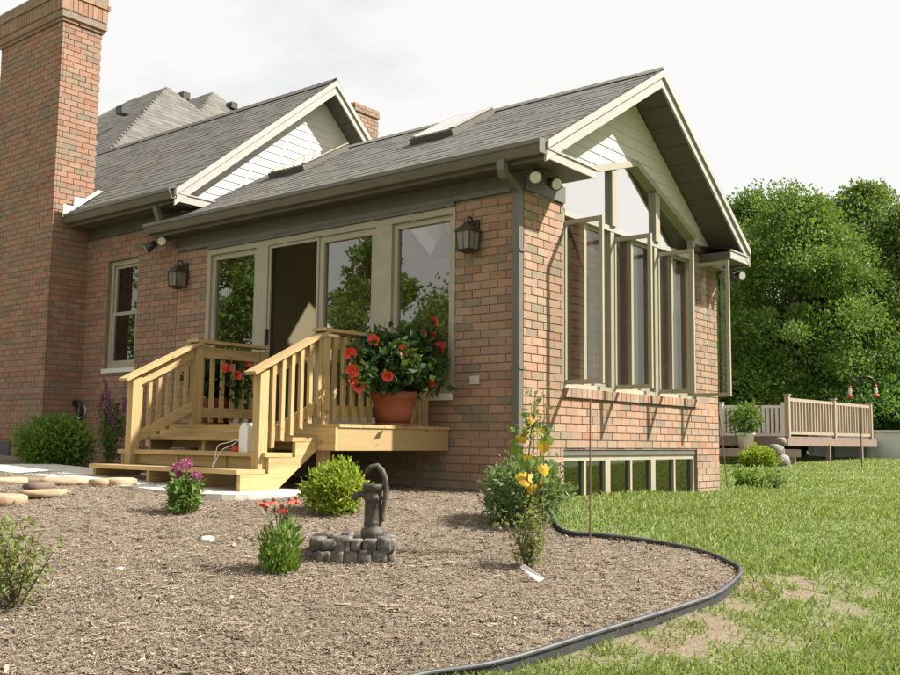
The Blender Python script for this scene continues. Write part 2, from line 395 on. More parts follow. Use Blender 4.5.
SOIL = [(gp(px, py)[:2], r_, a_) for px, py, r_, a_ in ((752, 588, .42, 1.05), (730, 606, .40, 1.0), (690, 622, .38, .95), (650, 638, .36, .85), (605, 655, .34, .7), (790, 600, .45, .85), (560, 668, .3, .5), (770, 625, .4, .6), (840, 590, .4, .45), (820, 650, .35, .4))]
def soil(x, y):
    s = np.zeros_like(x)
    for c, r, a in SOIL: s = np.maximum(s, a*np.exp(-(((x-c[0])**2+(y-c[1])**2)/(r*r))**1.3))
    near = np.exp(-((x+2)**2+(y+3)**2)/7.)
    return np.clip(s*(1.05+.45*wob(x, y, 2.1))+.75*(wob(x, y, 1.7)-.12)*(near*.9+.10), 0, 1)
xs = np.unique(np.concatenate([np.arange(-7, 9, .1), np.geomspace(9, 400, 26), -np.geomspace(7, 400, 22)]))
ys = np.unique(np.concatenate([np.arange(-8, 4, .1), np.geomspace(4, 400, 24), -np.geomspace(8, 400, 22)]))
X, Y = np.meshgrid(xs, ys, indexing='ij')
Z = G(X, Y)+.012*wob(X, Y)
V = np.stack([X, Y, Z], -1).reshape(-1, 3); ny = len(ys)
I, J = np.meshgrid(np.arange(len(xs)-1), np.arange(ny-1), indexing='ij'); q = (I*ny+J).ravel()
lawn = arrobj('lawn', V, np.stack([q, q+ny, q+ny+1, q+1], 1), 'lawn', smooth=True); props(lawn, kind='structure')
a_ = lawn.data.attributes.new('soil', 'FLOAT', 'POINT'); a_.data.foreach_set('value', soil(V[:, 0], V[:, 1]).astype(np.float32))
st = .07; gx_ = np.arange(-14.2, .2, st); gy_ = np.arange(-3.2, 12.2, st); X, Y = np.meshgrid(gx_, gy_, indexing='ij'); P = np.stack([X.ravel(), Y.ravel()], 1); ny = len(gy_)
ins = inside(P, BED).reshape(X.shape); I, J = np.nonzero((ins[:-1, :-1].astype(int)+ins[1:, :-1]+ins[1:, 1:]+ins[:-1, 1:]) >= 1)
q = I*ny+J; quads = np.stack([q, q+ny, q+ny+1, q+1], 1); used = np.unique(quads); outv = used[~ins.ravel()[used]]
A0, A1 = BED, np.roll(BED, -1, 0); dv = A1-A0; ln2 = (dv**2).sum(1)+1e-12
for v in outv:                                      # pull outside corners onto the outline
    tpar = np.clip(((P[v]-A0)*dv).sum(1)/ln2, 0, 1); c_ = A0+dv*tpar[:, None]; P[v] = c_[np.argmin(((c_-P[v])**2).sum(1))]
mapi = np.full(len(P), -1); mapi[used] = np.arange(len(used)); P = P[used]
V = np.c_[P, G(P[:, 0], P[:, 1])+.032+.014*wob(P[:, 0], P[:, 1], 1.3)]
props(arrobj('mulch_bed', V, mapi[quads], 'mulch', smooth=True), kind='structure')
def BZ(x, y): return float(G(x, y)+.032+.014*wob(x, y, 1.3))
# wood chips
nc = 400000; r = 2.6+11*R.random(nc)**1.5; th = np.radians(R.uniform(8, 84, nc))
P = np.stack([CAM[0]+r*np.cos(th), CAM[1]+r*np.sin(th)], 1); P = P[inside(P, BED)]; P = P[P[:, 0] < -.05]
nn = len(P); z = G(P[:, 0], P[:, 1])+.036+.014*wob(P[:, 0], P[:, 1], 1.3)+R.random(nn)*.009
d = np.stack([np.cos(R.random(nn)*6.3), np.zeros(nn), np.zeros(nn)], 1); an = R.random(nn)*6.283
d = np.stack([np.cos(an), np.sin(an), R.normal(size=nn)*.10], 1)
bigc = (R.random(nn) < .008); L = (.007+.023*R.random(nn)**2.2+bigc*R.uniform(.01, .03, nn))[:, None]; w = np.stack([-np.sin(an), np.cos(an), R.normal(size=nn)*.25], 1)*(.0011+.0024*R.random(nn)**1.7+bigc*R.uniform(.003, .008, nn))[:, None]
c = np.concatenate([P, z[:, None]], 1); bow = np.array([0, 0, 1])*(R.random(nn)*.006)[:, None]
V = np.stack([c-d*L-w, c-d*L+w, c+w+bow, c-w+bow, c+d*L+w*.7, c+d*L-w*.7], 1).reshape(-1, 3); b6 = np.arange(nn)[:, None]*6
props(arrobj('wood_chips', V, np.concatenate([b6+[0, 1, 2, 3], b6+[3, 2, 4, 5]], 0), 'chips'), kind='stuff')
# grass
ng = 480000; r = 2.5+34*R.random(ng)**1.9; th = np.radians(R.uniform(-4, 47, ng))
P = np.stack([CAM[0]+r*np.cos(th), CAM[1]+r*np.sin(th)], 1)
k = ~inside(P, BED) & ~((P[:, 0] > -.02) & (P[:, 0] < 4.42) & (P[:, 1] > -.02) & (P[:, 1] < 12))
P, r = P[k], r[k]; k = R.random(len(P)) > np.minimum(soil(P[:, 0], P[:, 1])*1.3-.05, .55+.43*(wob(P[:, 0], P[:, 1], 2.6) < .12)); P, r = P[k], r[k]; nn = len(P)
tall = .5+.5*np.clip(wob(P[:, 0], P[:, 1], .8)+.5, 0, 1.3)
wallside = np.exp(-((P[:, 1]+.12)/.3)**2)*(P[:, 0] > 0)*(P[:, 0] < 5.5)
h = (.022+.042*R.random(nn)**1.3)*tall*(1+.5*wallside*R.random(nn)); wd = .0014+.00050*r+.0009*R.random(nn); an = R.random(nn)*6.283
lean = np.stack([np.cos(an), np.sin(an)], 1)*(h*R.uniform(.2, 1.1, nn))[:, None]; sdv = np.stack([-np.sin(an+.5), np.cos(an+.5)], 1)*wd[:, None]
z = G(P[:, 0], P[:, 1])+.012*wob(P[:, 0], P[:, 1])-.004
f3 = lambda p, zz: np.concatenate([p, zz[:, None]], 1)
V = np.stack([f3(P-sdv, z), f3(P+sdv, z), f3(P+lean*.45+sdv*.7, z+h*.65), f3(P+lean, z+h)], 1).reshape(-1, 3)
props(arrobj('grass', V, np.arange(4*nn).reshape(-1, 4), 'grass'), kind='stuff')
# small weeds beside the bed
# edging
mb = MB(); e0 = 8; pts = [(p[0], p[1], float(G(*p))+.052) for p in EC[e0:]]
mb.tube(pts, .0135, 10)
edg = mb.build('garden_edging', 'black_plastic', None, (pts[0][0], pts[0][1], pts[0][2]-.07))
props(edg, 'black plastic lawn edging curving between mulch bed and grass', 'edging')
mb = MB()
for i in range(len(pts)-1):
    a, b = pts[i], pts[i+1]; mb.bar((a[0], a[1], a[2]-.045), (b[0], b[1], b[2]-.045), .006, .075)
mb.build('edging_skirt', 'black_plastic', edg)

# ================================================================== HOUSE
CHh = .08; BL = .203; JT = .010
house = thing('brick_house', (0, 0, 0), 'brick house with gabled sunroom addition and shingled grey roofs', 'house')
DW = Fr((0, 0, 0), (0, 1, 0), (0, 0, 1), (-1, 0, 0)); GW = Fr((0, 0, 0), (1, 0, 0), (0, 0, 1), (0, -1, 0))
WID = 4.39
D_OPS = [(1.66, 4.76, .66, 2.86), (.82, 1.66, 1.0, 2.86), (6.24, 6.95, 1.46, 2.95)]
G_OPS = [(.70, 3.74, -.10, .46), (.70, 3.74, .97, 2.95)]
wallD = DW.slab([(a, b, c, d, -.2, -.008) for a, b, c, d in cells(.012, 5.35, -.5, 2.9, D_OPS)+cells(5.35, 9.4, -.5, 3.3, D_OPS)], 'wall', 'mortar', house)
wallG = GW.slab([(a, b, c, d, -.2, -.0085) for a, b, c, d in cells(.21, WID, -.5, 2.9, G_OPS)]+[(.033, .21, -.5, 2.9, -.011, -.0085)], 'wall', 'mortar', house)
BR = []                                             # frame, a0,a1,z0,z1,out,parent
def lay(fr, a0, a1, z0, z1, ops, parent, off=0., zb=-.48):
    i = 0; z = zb
    while z < z1-.02:
        top = min(z+CHh-JT, z1)
        if top > z0:
            zz = max(z, z0); o_ = [(o[0]-.002, o[1]+.002) for o in ops if o[2] < (zz+top)/2 < o[3]]
            a = a0-BL*((i % 2)*.5+off)
            while a < a1:
                for u, v in cut((max(a, a0), min(a+BL-JT, a1)), o_):
                    if v-u > .025: BR.append((fr, u, v, zz, top, R.normal()*.0014, parent))
                a += BL
        z += CHh; i += 1
DO = Fr((0, 0, 0), (0, 1, 0), (0, 0, 1), (-1, 0, 0))
lay(DW, 0, 5.35, -.48, 2.9, D_OPS, wallD); lay(DO, 5.36, 7.5, -.48, 3.3, D_OPS, wallD, .13)
lay(GW, .034, WID, -.48, 2.9, G_OPS, wallG, .5)
# sill of upright bricks under the gable window
a = .70
while a < 3.74: BR.append((GW, a, a+.092, .975, 1.068, .028, wallG)); a += .1015
# chimney
chim = MB().box((-.549, 7.508, -.5), (.045, 9.252, 6.42)).box((-.60, 7.45, 6.44), (.10, 9.31, 6.93)).build('chimney', 'mortar', house)
CN = Fr((-.557, 7.5, 0), (1, 0, 0), (0, 0, 1), (0, -1, 0)); CW = Fr((-.557, 7.5, 0), (0, 1, 0), (0, 0, 1), (-1, 0, 0))
lay(CN, .034, .61, -.48, 6.38, [], chim, .25); lay(CW, 0, 1.76, -.48, 6.38, [], chim, .75)
def ring(z0, z1, o, step, gap=JT):
    for fr, L, s0 in ((CN, .61, .032), (CW, 1.76, -o)):
        a = s0
        while a < L+o-.03:
            BR.append((fr, a, min(a+step-gap, L+o), z0, z1, o, chim)); a += step
ring(6.39, 6.46, .022, BL); ring(6.47, 6.535, .045, BL); ring(6.545, 6.74, .06, .0766); ring(6.75, 6.815, .075, BL)
for fr, L in ((CN, .61), (CW, 1.76)):
    a = .032 if fr is CN else -.035
    while a < L-.03: BR.append((fr, a, min(a+.0766-JT, L), 6.825, 6.945, .035, chim)); a += .0766
MB().box((-.50, 7.56, 6.93), (.0, 9.2, 7.0)).build('chimney_cap', 'concrete', chim)
# pick the 300 bricks that show largest; join the rest
def view_area(b):
    fr, u, v, z0, z1, o, pr = b
    c = fr.p((u+v)/2, (z0+z1)/2); d = c-CAM; k = d@FW; x = 450+F*(d@RI)/k; y = 337.5-F*(d@UP)/k
    if not (0 < x < 900 and 0 < y < 675): return 0
    if fr in (DO, CN, CW): return 0
    if fr is DW and not (c[2] > .66 or c[1] < .8): return 0
    return (v-u)*(z1-z0)*(-(d@fr.n))/k**3
order = sorted(range(len(BR)), key=lambda i: -view_area(BR[i])); top = set(order[:300])
unit = {}
def unit_box(fr, m):
    V, f = fr.__class__((0, 0, 0), fr.a, fr.b, fr.n).boxes([(0, 1, 0, 1, 0, 1)]); me = arrmesh('brick', V, f); me.materials.append(MT[m]); return me
rest = {}
for i, (fr, u, v, z0, z1, o, pr) in enumerate(BR):
    if i in top:
        key = id(fr)
        if key not in unit: unit[key] = unit_box(fr, 'brick')
        ob = bpy.data.objects.new('brick', unit[key]); ob.location = Vector(fr.p(u, z0, -.03)); dd = .03+o
        ob.scale = [max(abs(fr.a[j])*(v-u)+abs(fr.b[j])*(z1-z0)+abs(fr.n[j])*dd, 1e-4) for j in range(3)]
        link(ob, pr)
    else: rest.setdefault(id(fr), (fr, []))[1].append((u, v, z0, z1, -.03, o))
for mname, sel in (('brick', (DW, GW)), ('brick_old', (DO, CN, CW))):
    Vs, Fs, k = [], [], 0
    for fr, L in rest.values():
        if fr in sel: V, f = fr.boxes(L); Vs.append(V); Fs.append(f+k); k += len(V)
    props(arrobj('brickwork', np.vstack(Vs), np.vstack(Fs), mname, house), kind='stuff')
# plain hidden sides of the house
MB().box((WID-.2, .2, -.5), (WID, 5.3, 2.9)).build('side_wall', 'mortar', house)
MB().box((.2, 5.3, -.5), (5.4, 5.4, 3.0)).box((5.2, 5.4, -.5), (5.4, 20, 3.6)).box((0, 9.4, -.5), (.2, 20, 3.3)).build('rear_wall', 'mortar', house)

# ---- roofs
def rframe(e, rdg, y0, sgn=1):                     # slope frame: a along +Y, b up the slope
    e = np.array((e[0], y0, e[1])); rg_ = np.array((rdg[0], y0, rdg[1])); b = rg_-e; Ln = np.linalg.norm(b); b /= Ln
    nrm = np.array((-b[2], 0, b[0]))*(1 if b[0] > 0 else -1); return Fr(e, (0, 1, 0), b, nrm), Ln
SH = []
def shingles(fr, L, a0, a1, ops, parent, ex=.14, clip=None, wmin=.16, wmax=.34):
    z = -.02; i = 0
    while z < L-.02:
        a = a0-R.random()*.3
        while a < a1:
            w_ = R.uniform(wmin, wmax); lo, hi = a0, a1
            if clip: lo, hi = clip(z+.07)
            for u, v in cut((max(a, lo), min(a+w_-.004, hi)), [(o[0], o[1]) for o in ops if o[2] < z+ex*.5 < o[3]]):
                if v-u > .02: SH.append((fr, u, v, z, min(z+ex+.012, L+.01), (.0025+.003*(R.random() > .5)+R.random()*.001), parent))
            a += w_
        z += ex; i += 1
EL, RDG, ER = (-.275, 3.245), (2.05, 4.62), (4.43, 3.00)
YF = -.43
SKY = [(1.66, 2.26), (4.12, 4.76)]
FL, LL = rframe(EL, RDG, 0); FR_, LR = rframe(ER, RDG, 0)
bL = [(x-EL[0])/(RDG[0]-EL[0])*LL for x in (1.02, 1.80)]; bR = [(ER[0]-x)/(ER[0]-RDG[0])*LR for x in (3.82, 3.05)]
opsL = [(a, b, bL[0], bL[1]) for a, b in SKY]; SKR = [(1.40, 2.10), (3.58, 4.28)]; opsR = [(a, b, bR[0], bR[1]) for a, b in SKR]
def roof(fr, L, a0, a1, ops, n0=-.14, n1=0., name='roof', m='trim_dark'): return fr.slab([(a, b, c, d, n0, n1) for a, b, c, d in cells(a0, a1, 0, L, ops)], name, m, house)
roofL = roof(FL, LL, YF+.03, 5.28, opsL, -.10); roofR = roof(FR_, LR-.003, YF+.031, 5.279, opsR, -.10)
FL.slab([(5.28, 5.62, 0, .42, -.1, 0)], 'roof_tail', 'trim_dark', house)
shingles(FL, LL, YF, 5.28, opsL, roofL); shingles(FL, .42, 5.285, 5.62, [], roofL); shingles(FR_, LR, YF, 5.28, opsR, roofR)
# ceiling
for fr, L, ops in ((FL, LL, opsL), (FR_, LR, opsR)):
    fr.slab([(a, b, c, d, -.19, -.155) for a, b, c, d in cells(.16, 5.2, .25, L-.12, ops)], 'ceiling', 'ceiling', house)
# ridge caps
mb = MB(); y = YF-.005
while y < 5.25:
    mb.add([(2.05-.15, y, 4.553), (2.05, y, 4.652), (2.05+.15, y, 4.546), (2.05-.15, y+.2, 4.55), (2.05, y+.2, 4.645), (2.05+.15, y+.2, 4.543),
            (2.05-.15, y, 4.545), (2.05, y, 4.63), (2.05+.15, y, 4.538)], [(0, 3, 4, 1), (1, 4, 5, 2), (6, 0, 1, 7), (7, 1, 2, 8)]); y += .16
mb.build('ridge_cap', 'shingle', house)
# main wing
ME, MR, MQ = (-.36, 3.62), (2.36, 5.83), (5.4, 3.05); MY = 4.98
FM, LM = rframe(ME, MR, 0); FQ, LQ = rframe(MQ, MR, 0)
roofM = roof(FM, LM, MY+.03, 12, [], -.12); roofQ = roof(FQ, LQ-.003, MY+.031, 12, [], -.12)
shingles(FM, LM, MY, 11.6, [(7.5, 9.3, -.1, .62)], roofM); shingles(FQ, LQ, MY, 6.5, [], roofQ)
mb = MB(); y = MY
while y < 11.5:
    mb.add([(2.21, y, 5.735), (2.36, y, 5.862), (2.51, y, 5.72), (2.21, y+.2, 5.73), (2.36, y+.2, 5.855), (2.51, y+.2, 5.715)], [(0, 3, 4, 1), (1, 4, 5, 2)]); y += .16
mb.build('ridge_cap', 'shingle', house)
# big hipped roof behind
A = on(167, 87, 'y', 14.); B = on(190, 95.5, 'y', 17.5); 
def hip(apex, back, e, m, y0, w0, w1, zb, name):
    # front hip of a pyramid-like roof: four corners at eave height and a short ridge
    c = [(apex[0]-w0, y0, zb), (apex[0]+w1, y0, zb), (apex[0]+w1, back[1]+6, zb), (apex[0]-w0, back[1]+6, zb)]
    mb = MB(); mb.add(c+[tuple(apex), tuple(back)], [(0, 1, 4), (1, 2, 5, 4), (2, 3, 5), (3, 0, 4, 5), (3, 2, 1, 0)]); return mb.build(name, m, house)
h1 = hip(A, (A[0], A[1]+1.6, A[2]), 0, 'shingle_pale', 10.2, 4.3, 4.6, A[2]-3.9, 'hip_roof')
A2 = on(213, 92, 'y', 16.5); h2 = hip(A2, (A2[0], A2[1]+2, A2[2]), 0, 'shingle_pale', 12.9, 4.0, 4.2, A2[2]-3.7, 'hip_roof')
def hip_shingles(ap, y0, w0, w1, zb, yb, parent):
    e1 = np.array((1., 0, 0)); o = np.array((ap[0], y0, zb)); b = np.array((ap[0], ap[1], ap[2]))-o; L = np.linalg.norm(b); b /= L
    fr = Fr(o, e1, b, np.cross(e1, b)); shingles(fr, L, -w0, w1, [], parent, .16, lambda z: (-w0*(1-z/L), w1*(1-z/L)), .2, .4)
    e1 = np.array((0, 1., 0)); o = np.array((ap[0]-w0, ap[1], zb)); b = np.array((ap[0], ap[1], ap[2]))-o; L2 = np.linalg.norm(b); b /= L2
    fr = Fr(o, e1, b, np.cross(b, e1)); f0 = ap[1]-y0
    shingles(fr, L2, -f0, 2, [], parent, .16, lambda z: (-f0*(1-z/L2), 1.6), .2, .4)
hip_shingles(A, 10.2, 4.3, 4.6, A[2]-3.9, 0, h1); hip_shingles(A2, 12.9, 4.0, 4.2, A2[2]-3.7, 0, h2)
for px, py, yy in ((123, 109, 13.2), (184, 95, 14.6), (232, 105, 16)):
    p = on(px, py, 'y', yy); MB().box(p+(-.10, -.12, -.12), p+(.10, .12, .05)).build('roof_vent', 'metal_dark', h1)
def sh_area(s):
    fr, u, v, z0, z1, o, pr = s; c = fr.p((u+v)/2, (z0+z1)/2); d = c-CAM; k = d@FW; x = 450+F*(d@RI)/k; y = 337.5-F*(d@UP)/k
    if not (0 < x < 900 and 0 < y < 675): return 0
    return (v-u)*(z1-z0)*(-(d@fr.n))/k**3
order = sorted(range(len(SH)), key=lambda i: -sh_area(SH[i])); top = set(order[:300]); groups = {}
for i, s in enumerate(SH):
    fr, u, v, z0, z1, o, pr = s
    if i in top:
        V, f = fr.boxes([(u, v, z0, z1, .0015, o+.003, .003)]); arrobj('shingle', V, f, 'shingle', pr)
    else: groups.setdefault(id(fr), (fr, []))[1].append((u, v, z0, z1, .0015, o+.003, .003))
Vs, Fs, k = [], [], 0
for fr, L in groups.values():
    V, f = fr.boxes(L); Vs.append(V); Fs.append(f+k); k += len(V)
props(arrobj('shingle_courses', np.vstack(Vs), np.vstack(Fs), 'shingle', house), kind='stuff')

# ---- eaves of the sunroom
def kgutter(x, ztop, y0, y1, name='gutter'):
    prof = [(0, 0), (-.07, 0), (-.085, .03), (-.105, .075), (-.12, .085), (-.12, .125), (-.108, .125), (-.108, .095), (-.09, .082), (-.072, .035), (-.06, .012), (-.012, .012), (-.012, .125), (0, .125)]
    return MB().prism([(x+a, ztop-.125+b) for a, b in prof], lambda a, b: (a, y0, b), lambda a, b: (a, y1, b)).build(name, 'trim', house)
MB().box((-.257, YF+.03, 3.075), (-.23, 5.62, 3.225)).build('fascia', 'trim', house)
g1 = kgutter(-.259, 3.235, YF+.01, 5.62)
MB().box((-.387, YF+.002, 3.105), (-.259, YF+.009, 3.24)).build('gutter_end', 'trim', g1)
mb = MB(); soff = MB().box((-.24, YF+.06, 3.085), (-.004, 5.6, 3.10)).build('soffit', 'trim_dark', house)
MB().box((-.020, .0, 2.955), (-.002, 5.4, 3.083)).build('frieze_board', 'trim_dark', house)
MB().box((-.030, 0, 2.903), (-.0025, 5.35, 2.952)).build('frieze_board', 'trim', house)
MB().box((0, -.022, 2.905), (.70, -.002, 3.07)).build('frieze_board', 'trim', house)
MB().box((0, .001, 2.9), (.19, 5.3, 3.19)).build('wall_plate', 'trim_dark', house)
MB().box((3.745, -.022, 2.905), (WID, -.002, 3.0)).build('frieze_board', 'trim', house)
# rake boards and soffits of the gables
def rake(e, r, y, h=.17, name='rake_board', m='rake', th=.025, drop=.0, parent=house):
    (x0, z0), (x1, z1) = e, r
    return MB().prism([(x0, z0-drop), (x1, z1-drop), (x1, z1-drop-h), (x0, z0-drop-h)], lambda a, b: (a, y, b), lambda a, b: (a, y+th, b)).build(name, m, parent)
for e in (EL, ER):
    k = (RDG[1]-e[1])/(RDG[0]-e[0]); rr = (RDG[0], RDG[1]-.012); e2 = (e[0], e[1]-.012)
    rb = rake(e2, rr, YF+.003, .19); rake(e2, rr, YF-.022, .075, 'rake_trim', 'rake', .0245, 0, rb)
def rake_soffit(e, r, y0, y1, drop, npan, m='trim_dark'):
    sf = MB(); par = None
    for i in range(npan):
        t0, t1 = i/npan+.0015, (i+1)/npan-.0015
        p = [(e[0]+(r[0]-e[0])*t, e[1]+(r[1]-e[1])*t-drop) for t in (t0, t1)]
        pc = MB().prism([p[0], p[1], (p[1][0], p[1][1]+.012), (p[0][0], p[0][1]+.012)], lambda a, b: (a, y0, b), lambda a, b: (a, y1, b))
        if par is None: par = pc.build('rake_soffit', m, house)
        else: pc.build('soffit_panel', m, par)
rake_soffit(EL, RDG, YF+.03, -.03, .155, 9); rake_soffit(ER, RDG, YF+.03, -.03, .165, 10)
# boxed eave returns
def ret(x0, x1, z0, z1, y0, y1, cap):
    b = MB().box((x0, y0, z0), (x1, y1, z1)).build('eave_return', 'trim_dark', house)
    MB().box((x0-.002, y0-.022, z0-.004), (x1+.012, y0-.002, z1+.004)).build('return_fascia', 'rake', b)
    MB().box((x0-.01, y0-.035, z1+.005), (x1+.02, y0+.0, z1+.022)).build('return_trim', 'rake', b)
    MB().add([(x0, y0-.03, z1+.023), (x1+.02, y0-.03, z1+.023), (x1+.02, y1, z1+cap), (x0, y1, z1+cap)], [(0, 1, 2, 3)]).build('return_cap', 'shingle', b)
ret(-.229, .60, 3.081, 3.155, YF+.03, -.03, .10)
ret(3.86, 4.42, 2.80, 2.885, YF+.03, -.03, .11)
MB().box((4.425, YF+.01, 2.78), (4.50, 5.3, 2.90)).build('gutter', 'trim', house)
# downspout
mb = MB()
for p, q in (((-.31, .03, 3.12), (-.31, .03, 3.02)), ((-.275, .03, 3.04), (-.062, .03, 2.86)), ((-.062, .03, 2.88), (-.062, .03, .08))):
    mb.bar(p, q, .085, .07, (1, 0, 0) if p[0] == q[0] else (0, 1, 0))
ds = MB(); prof = [(-.315, 3.12), (-.315, 3.03), (-.29, 2.985), (-.10, 2.90), (-.065, 2.86), (-.062, 2.80), (-.062, .10)]
V = []; Fs = []
for i, (x, z) in enumerate(prof):
    d0 = np.array(prof[min(i+1, len(prof)-1)])-np.array(prof[max(i-1, 0)]); d0 /= np.linalg.norm(d0); nx, nz_ = -d0[1]*.034, d0[0]*.034
    V += [(x+nx, -.012, z+nz_), (x+nx, .072, z+nz_), (x-nx, .072, z-nz_), (x-nx, -.012, z-nz_)]
    if i: Fs += [(4*i-4+j, 4*i-4+(j+1) % 4, 4*i+(j+1) % 4, 4*i+j) for j in range(4)]
dn = ds.add(V, Fs+[(0, 3, 2, 1)]).build('downspout', 'trim', house)
for z in (2.3, 1.2): MB().box((-.10, -.024, z), (-.004, .084, z+.03)).build('downspout_strap', 'trim', dn)
# ---- main wing eaves
MB().box((-.335, MY+.03, 3.44), (-.31, 7.45, 3.595)).build('fascia', 'trim', house)
kgutter(-.337, 3.605, MY+.0, 7.44)
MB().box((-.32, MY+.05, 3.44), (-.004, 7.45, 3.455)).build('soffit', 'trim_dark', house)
MB().box((-.022, 5.36, 3.303), (-.002, 7.49, 3.438)).build('frieze_board', 'trim_dark', house)
MB().box((0, 5.36, 3.30), (.19, 12, 3.60)).build('wall_plate', 'trim_dark', house)
for e in (ME, MQ):
    rr = (MR[0], MR[1]-.012); e2 = (e[0], e[1]-.012); rb = rake(e2, rr, MY, .21); rake(e2, rr, MY-.024, .085, 'rake_trim', 'rake', .0235, 0, rb)
rake_soffit(ME, MR, MY+.03, 5.27, .18, 8); rake_soffit(MQ, MR, MY+.03, 5.27, .19, 8)
ret(-.31, .36, 3.46, 3.55, MY+.03, 5.27, .11)
MB().bar((-.33, 5.42, 3.46), (-.27, 5.40, 3.25), .075, .06, (1, 0, 0)).build('downspout', 'trim', house)
# valley flashing and step flashing by the chimney
MB().add([(-.36, 7.35, 3.66), (.1, 7.35, 4.03), (.1, 7.48, 4.07), (-.36, 7.48, 3.70)], [(0, 1, 2, 3)]).build('flashing', 'siding', chim)
MB().box((-.46, 7.40, 3.56), (-.30, 7.43, 3.74)).box((-.30, 7.40, 3.66), (-.14, 7.43, 3.88)).build('flashing', 'white', chim)

# ---- siding
def pl(pts):                                        # x as a function of z along a polyline
    z = [p[1] for p in pts]; x = [p[0] for p in pts]; return lambda v: float(np.interp(v, z, x))
GAX, GAZ = 2.22, 2.96+.1233*6                        # peak of the gable glazing
GZ = [(.70, 2.95), (.70, 3.25), (GAX, GAZ)]
gl = pl(GZ); gr_ = lambda v: float(np.interp(v, [2.95, 3.10, GAZ], [3.74, 3.74, GAX]))
def side(y, lf, rf, z0, z1, hole, ex, name, parent, m='siding', th=.014):
    z = z0
    while z < z1:
        t = min(z+ex, z1); segs = []
        if hole and z < hole[2]:
            tt_ = min(t, hole[2]); segs = [(lf(z), hole[0](z), lf(t), hole[0](tt_)), (hole[1](z), rf(z), hole[1](tt_), rf(t))]
        else: segs = [(lf(z), rf(z), lf(t), rf(t))]
        for a, b, c, d in segs:
            if b-a < .03: continue
            if d < c: c = d = (c+d)/2
            MB().add([(a, y-th, z), (b, y-th, z), (d, y-.004, t+.012), (c, y-.004, t+.012), (a, y+.03, z), (b, y+.03, z), (d, y+.03, t+.012), (c, y+.03, t+.012)],
                     [(0, 1, 2, 3), (7, 6, 5, 4), (0, 4, 5, 1), (1, 5, 6, 2), (2, 6, 7, 3), (3, 7, 4, 0)]).build(name, m, parent)
        z = t
kl, kr = (RDG[1]-EL[1])/(RDG[0]-EL[0]), (RDG[1]-ER[1])/(ER[0]-RDG[0])
lf = lambda z: max(.0, EL[0]+(z-EL[1]+.135)/kl); rf = lambda z: min(WID, ER[0]-(z-ER[1]+.145)/kr)
gab = MB().box((.0, .032, 2.955), (.69, .1, 3.1)).build('gable_wall', 'siding', house)
side(0, lf, rf, 2.96, 4.46, (gl, gr_, GAZ), .1233, 'siding_board', gab)
km = (MR[1]-ME[1])/(MR[0]-ME[0]); kq = (MR[1]-MQ[1])/(MQ[0]-MR[0])
gm = MB().box((.0, 5.34, 3.0), (5.0, 5.39, 3.3)).build('gable_wall', 'siding', house)
side(5.32, lambda z: max(0, ME[0]+(z-ME[1]+.17)/km), lambda z: min(5.2, MQ[0]-(z-MQ[1]+.17)/kq), 3.30, 5.64, None, .115, 'siding_board', gm)

# ---- windows
def win(name, fr, a0, a1, b0, b1, fw_=.05, n0=-.07, n1=.0, m='frame', gm_='glass', parent=house, lab=None, bars=(), gn=-.035):
    f = fr.slab([(a0, a0+fw_, b0, b1, n0, n1), (a1-fw_, a1, b0, b1, n0, n1), (a0+fw_, a1-fw_, b0, b0+fw_, n0, n1-.001), (a0+fw_, a1-fw_, b1-fw_, b1, n0, n1-.001)]
                + [(x-.02, x+.02, b0+fw_, b1-fw_, n0, n1-.002) for x in bars], name, m, parent)
    return f
def pane(fr, a0, a1, b0, b1, nn, m, parent):
    V = [fr.p(a0, b0, nn), fr.p(a1, b0, nn), fr.p(a1, b1, nn), fr.p(a0, b1, nn)]
    Fc = [(0, 1, 2, 3)] if np.dot(np.cross(fr.a, fr.b), fr.n) > 0 else [(3, 2, 1, 0)]
    return arrobj('pane', V, Fc, m, parent)
# double hung window by the chimney
w = win('window', DW, 6.242, 6.948, 1.462, 2.948, .06, -.12, -.05)
s1 = win('sash', DW, 6.304, 6.886, 2.19, 2.886, .04, -.115, -.075, parent=w); s2 = win('sash', DW, 6.304, 6.886, 1.524, 2.235, .045, -.10, -.06, parent=w)
pane(DW, 6.34, 6.85, 2.22, 2.85, -.095, 'glass_dark', w); pane(DW, 6.34, 6.85, 1.56, 2.2, -.08, 'glass_dark', w)
DW.slab([(6.2, 6.99, 1.40, 1.459, -.10, .018)], 'window_sill', 'cap_stone', w)
MB().box((.25, 6.1, 1.3), (.27, 7.1, 3.1)).build('dark_backing', 'dark', w)  # flat near-black sheet closing the view in behind both sashes
# patio door wall
door = DW.slab([(.822, 4.758, 2.79, 2.858, -.12, .006), (4.69, 4.758, .70, 2.79, -.12, .004), (3.62, 3.83, .70, 2.79, -.12, .004), (1.67, 1.90, .70, 2.79, -.12, .004),
                (.822, .862, 1.0, 2.79, -.12, .004), (1.66, 4.758, .662, .70, -.15, .02), (.822, 1.67, 1.002, 1.06, -.12, .012)], 'patio_door', 'frame', house)
MB().box((-.03, .83, 2.862), (-.004, 4.75, 2.90)).build('head_trim', 'trim', door)
f = win('fixed_light', DW, 3.83, 4.69, .70, 2.79, .065, -.10, -.03, parent=door); pane(DW, 3.89, 4.63, .76, 2.73, -.06, 'glass_door', door)
f = win('door_panel', DW, 1.905, 2.77, .702, 2.788, .07, -.09, -.02, parent=door); pane(DW, 1.97, 2.70, .77, 2.72, -.055, 'glass_door', door)
f = win('fixed_light', DW, .864, 1.668, 1.062, 2.788, .055, -.10, -.03, parent=door); pane(DW, .92, 1.61, 1.11, 2.74, -.06, 'glass_door', door)
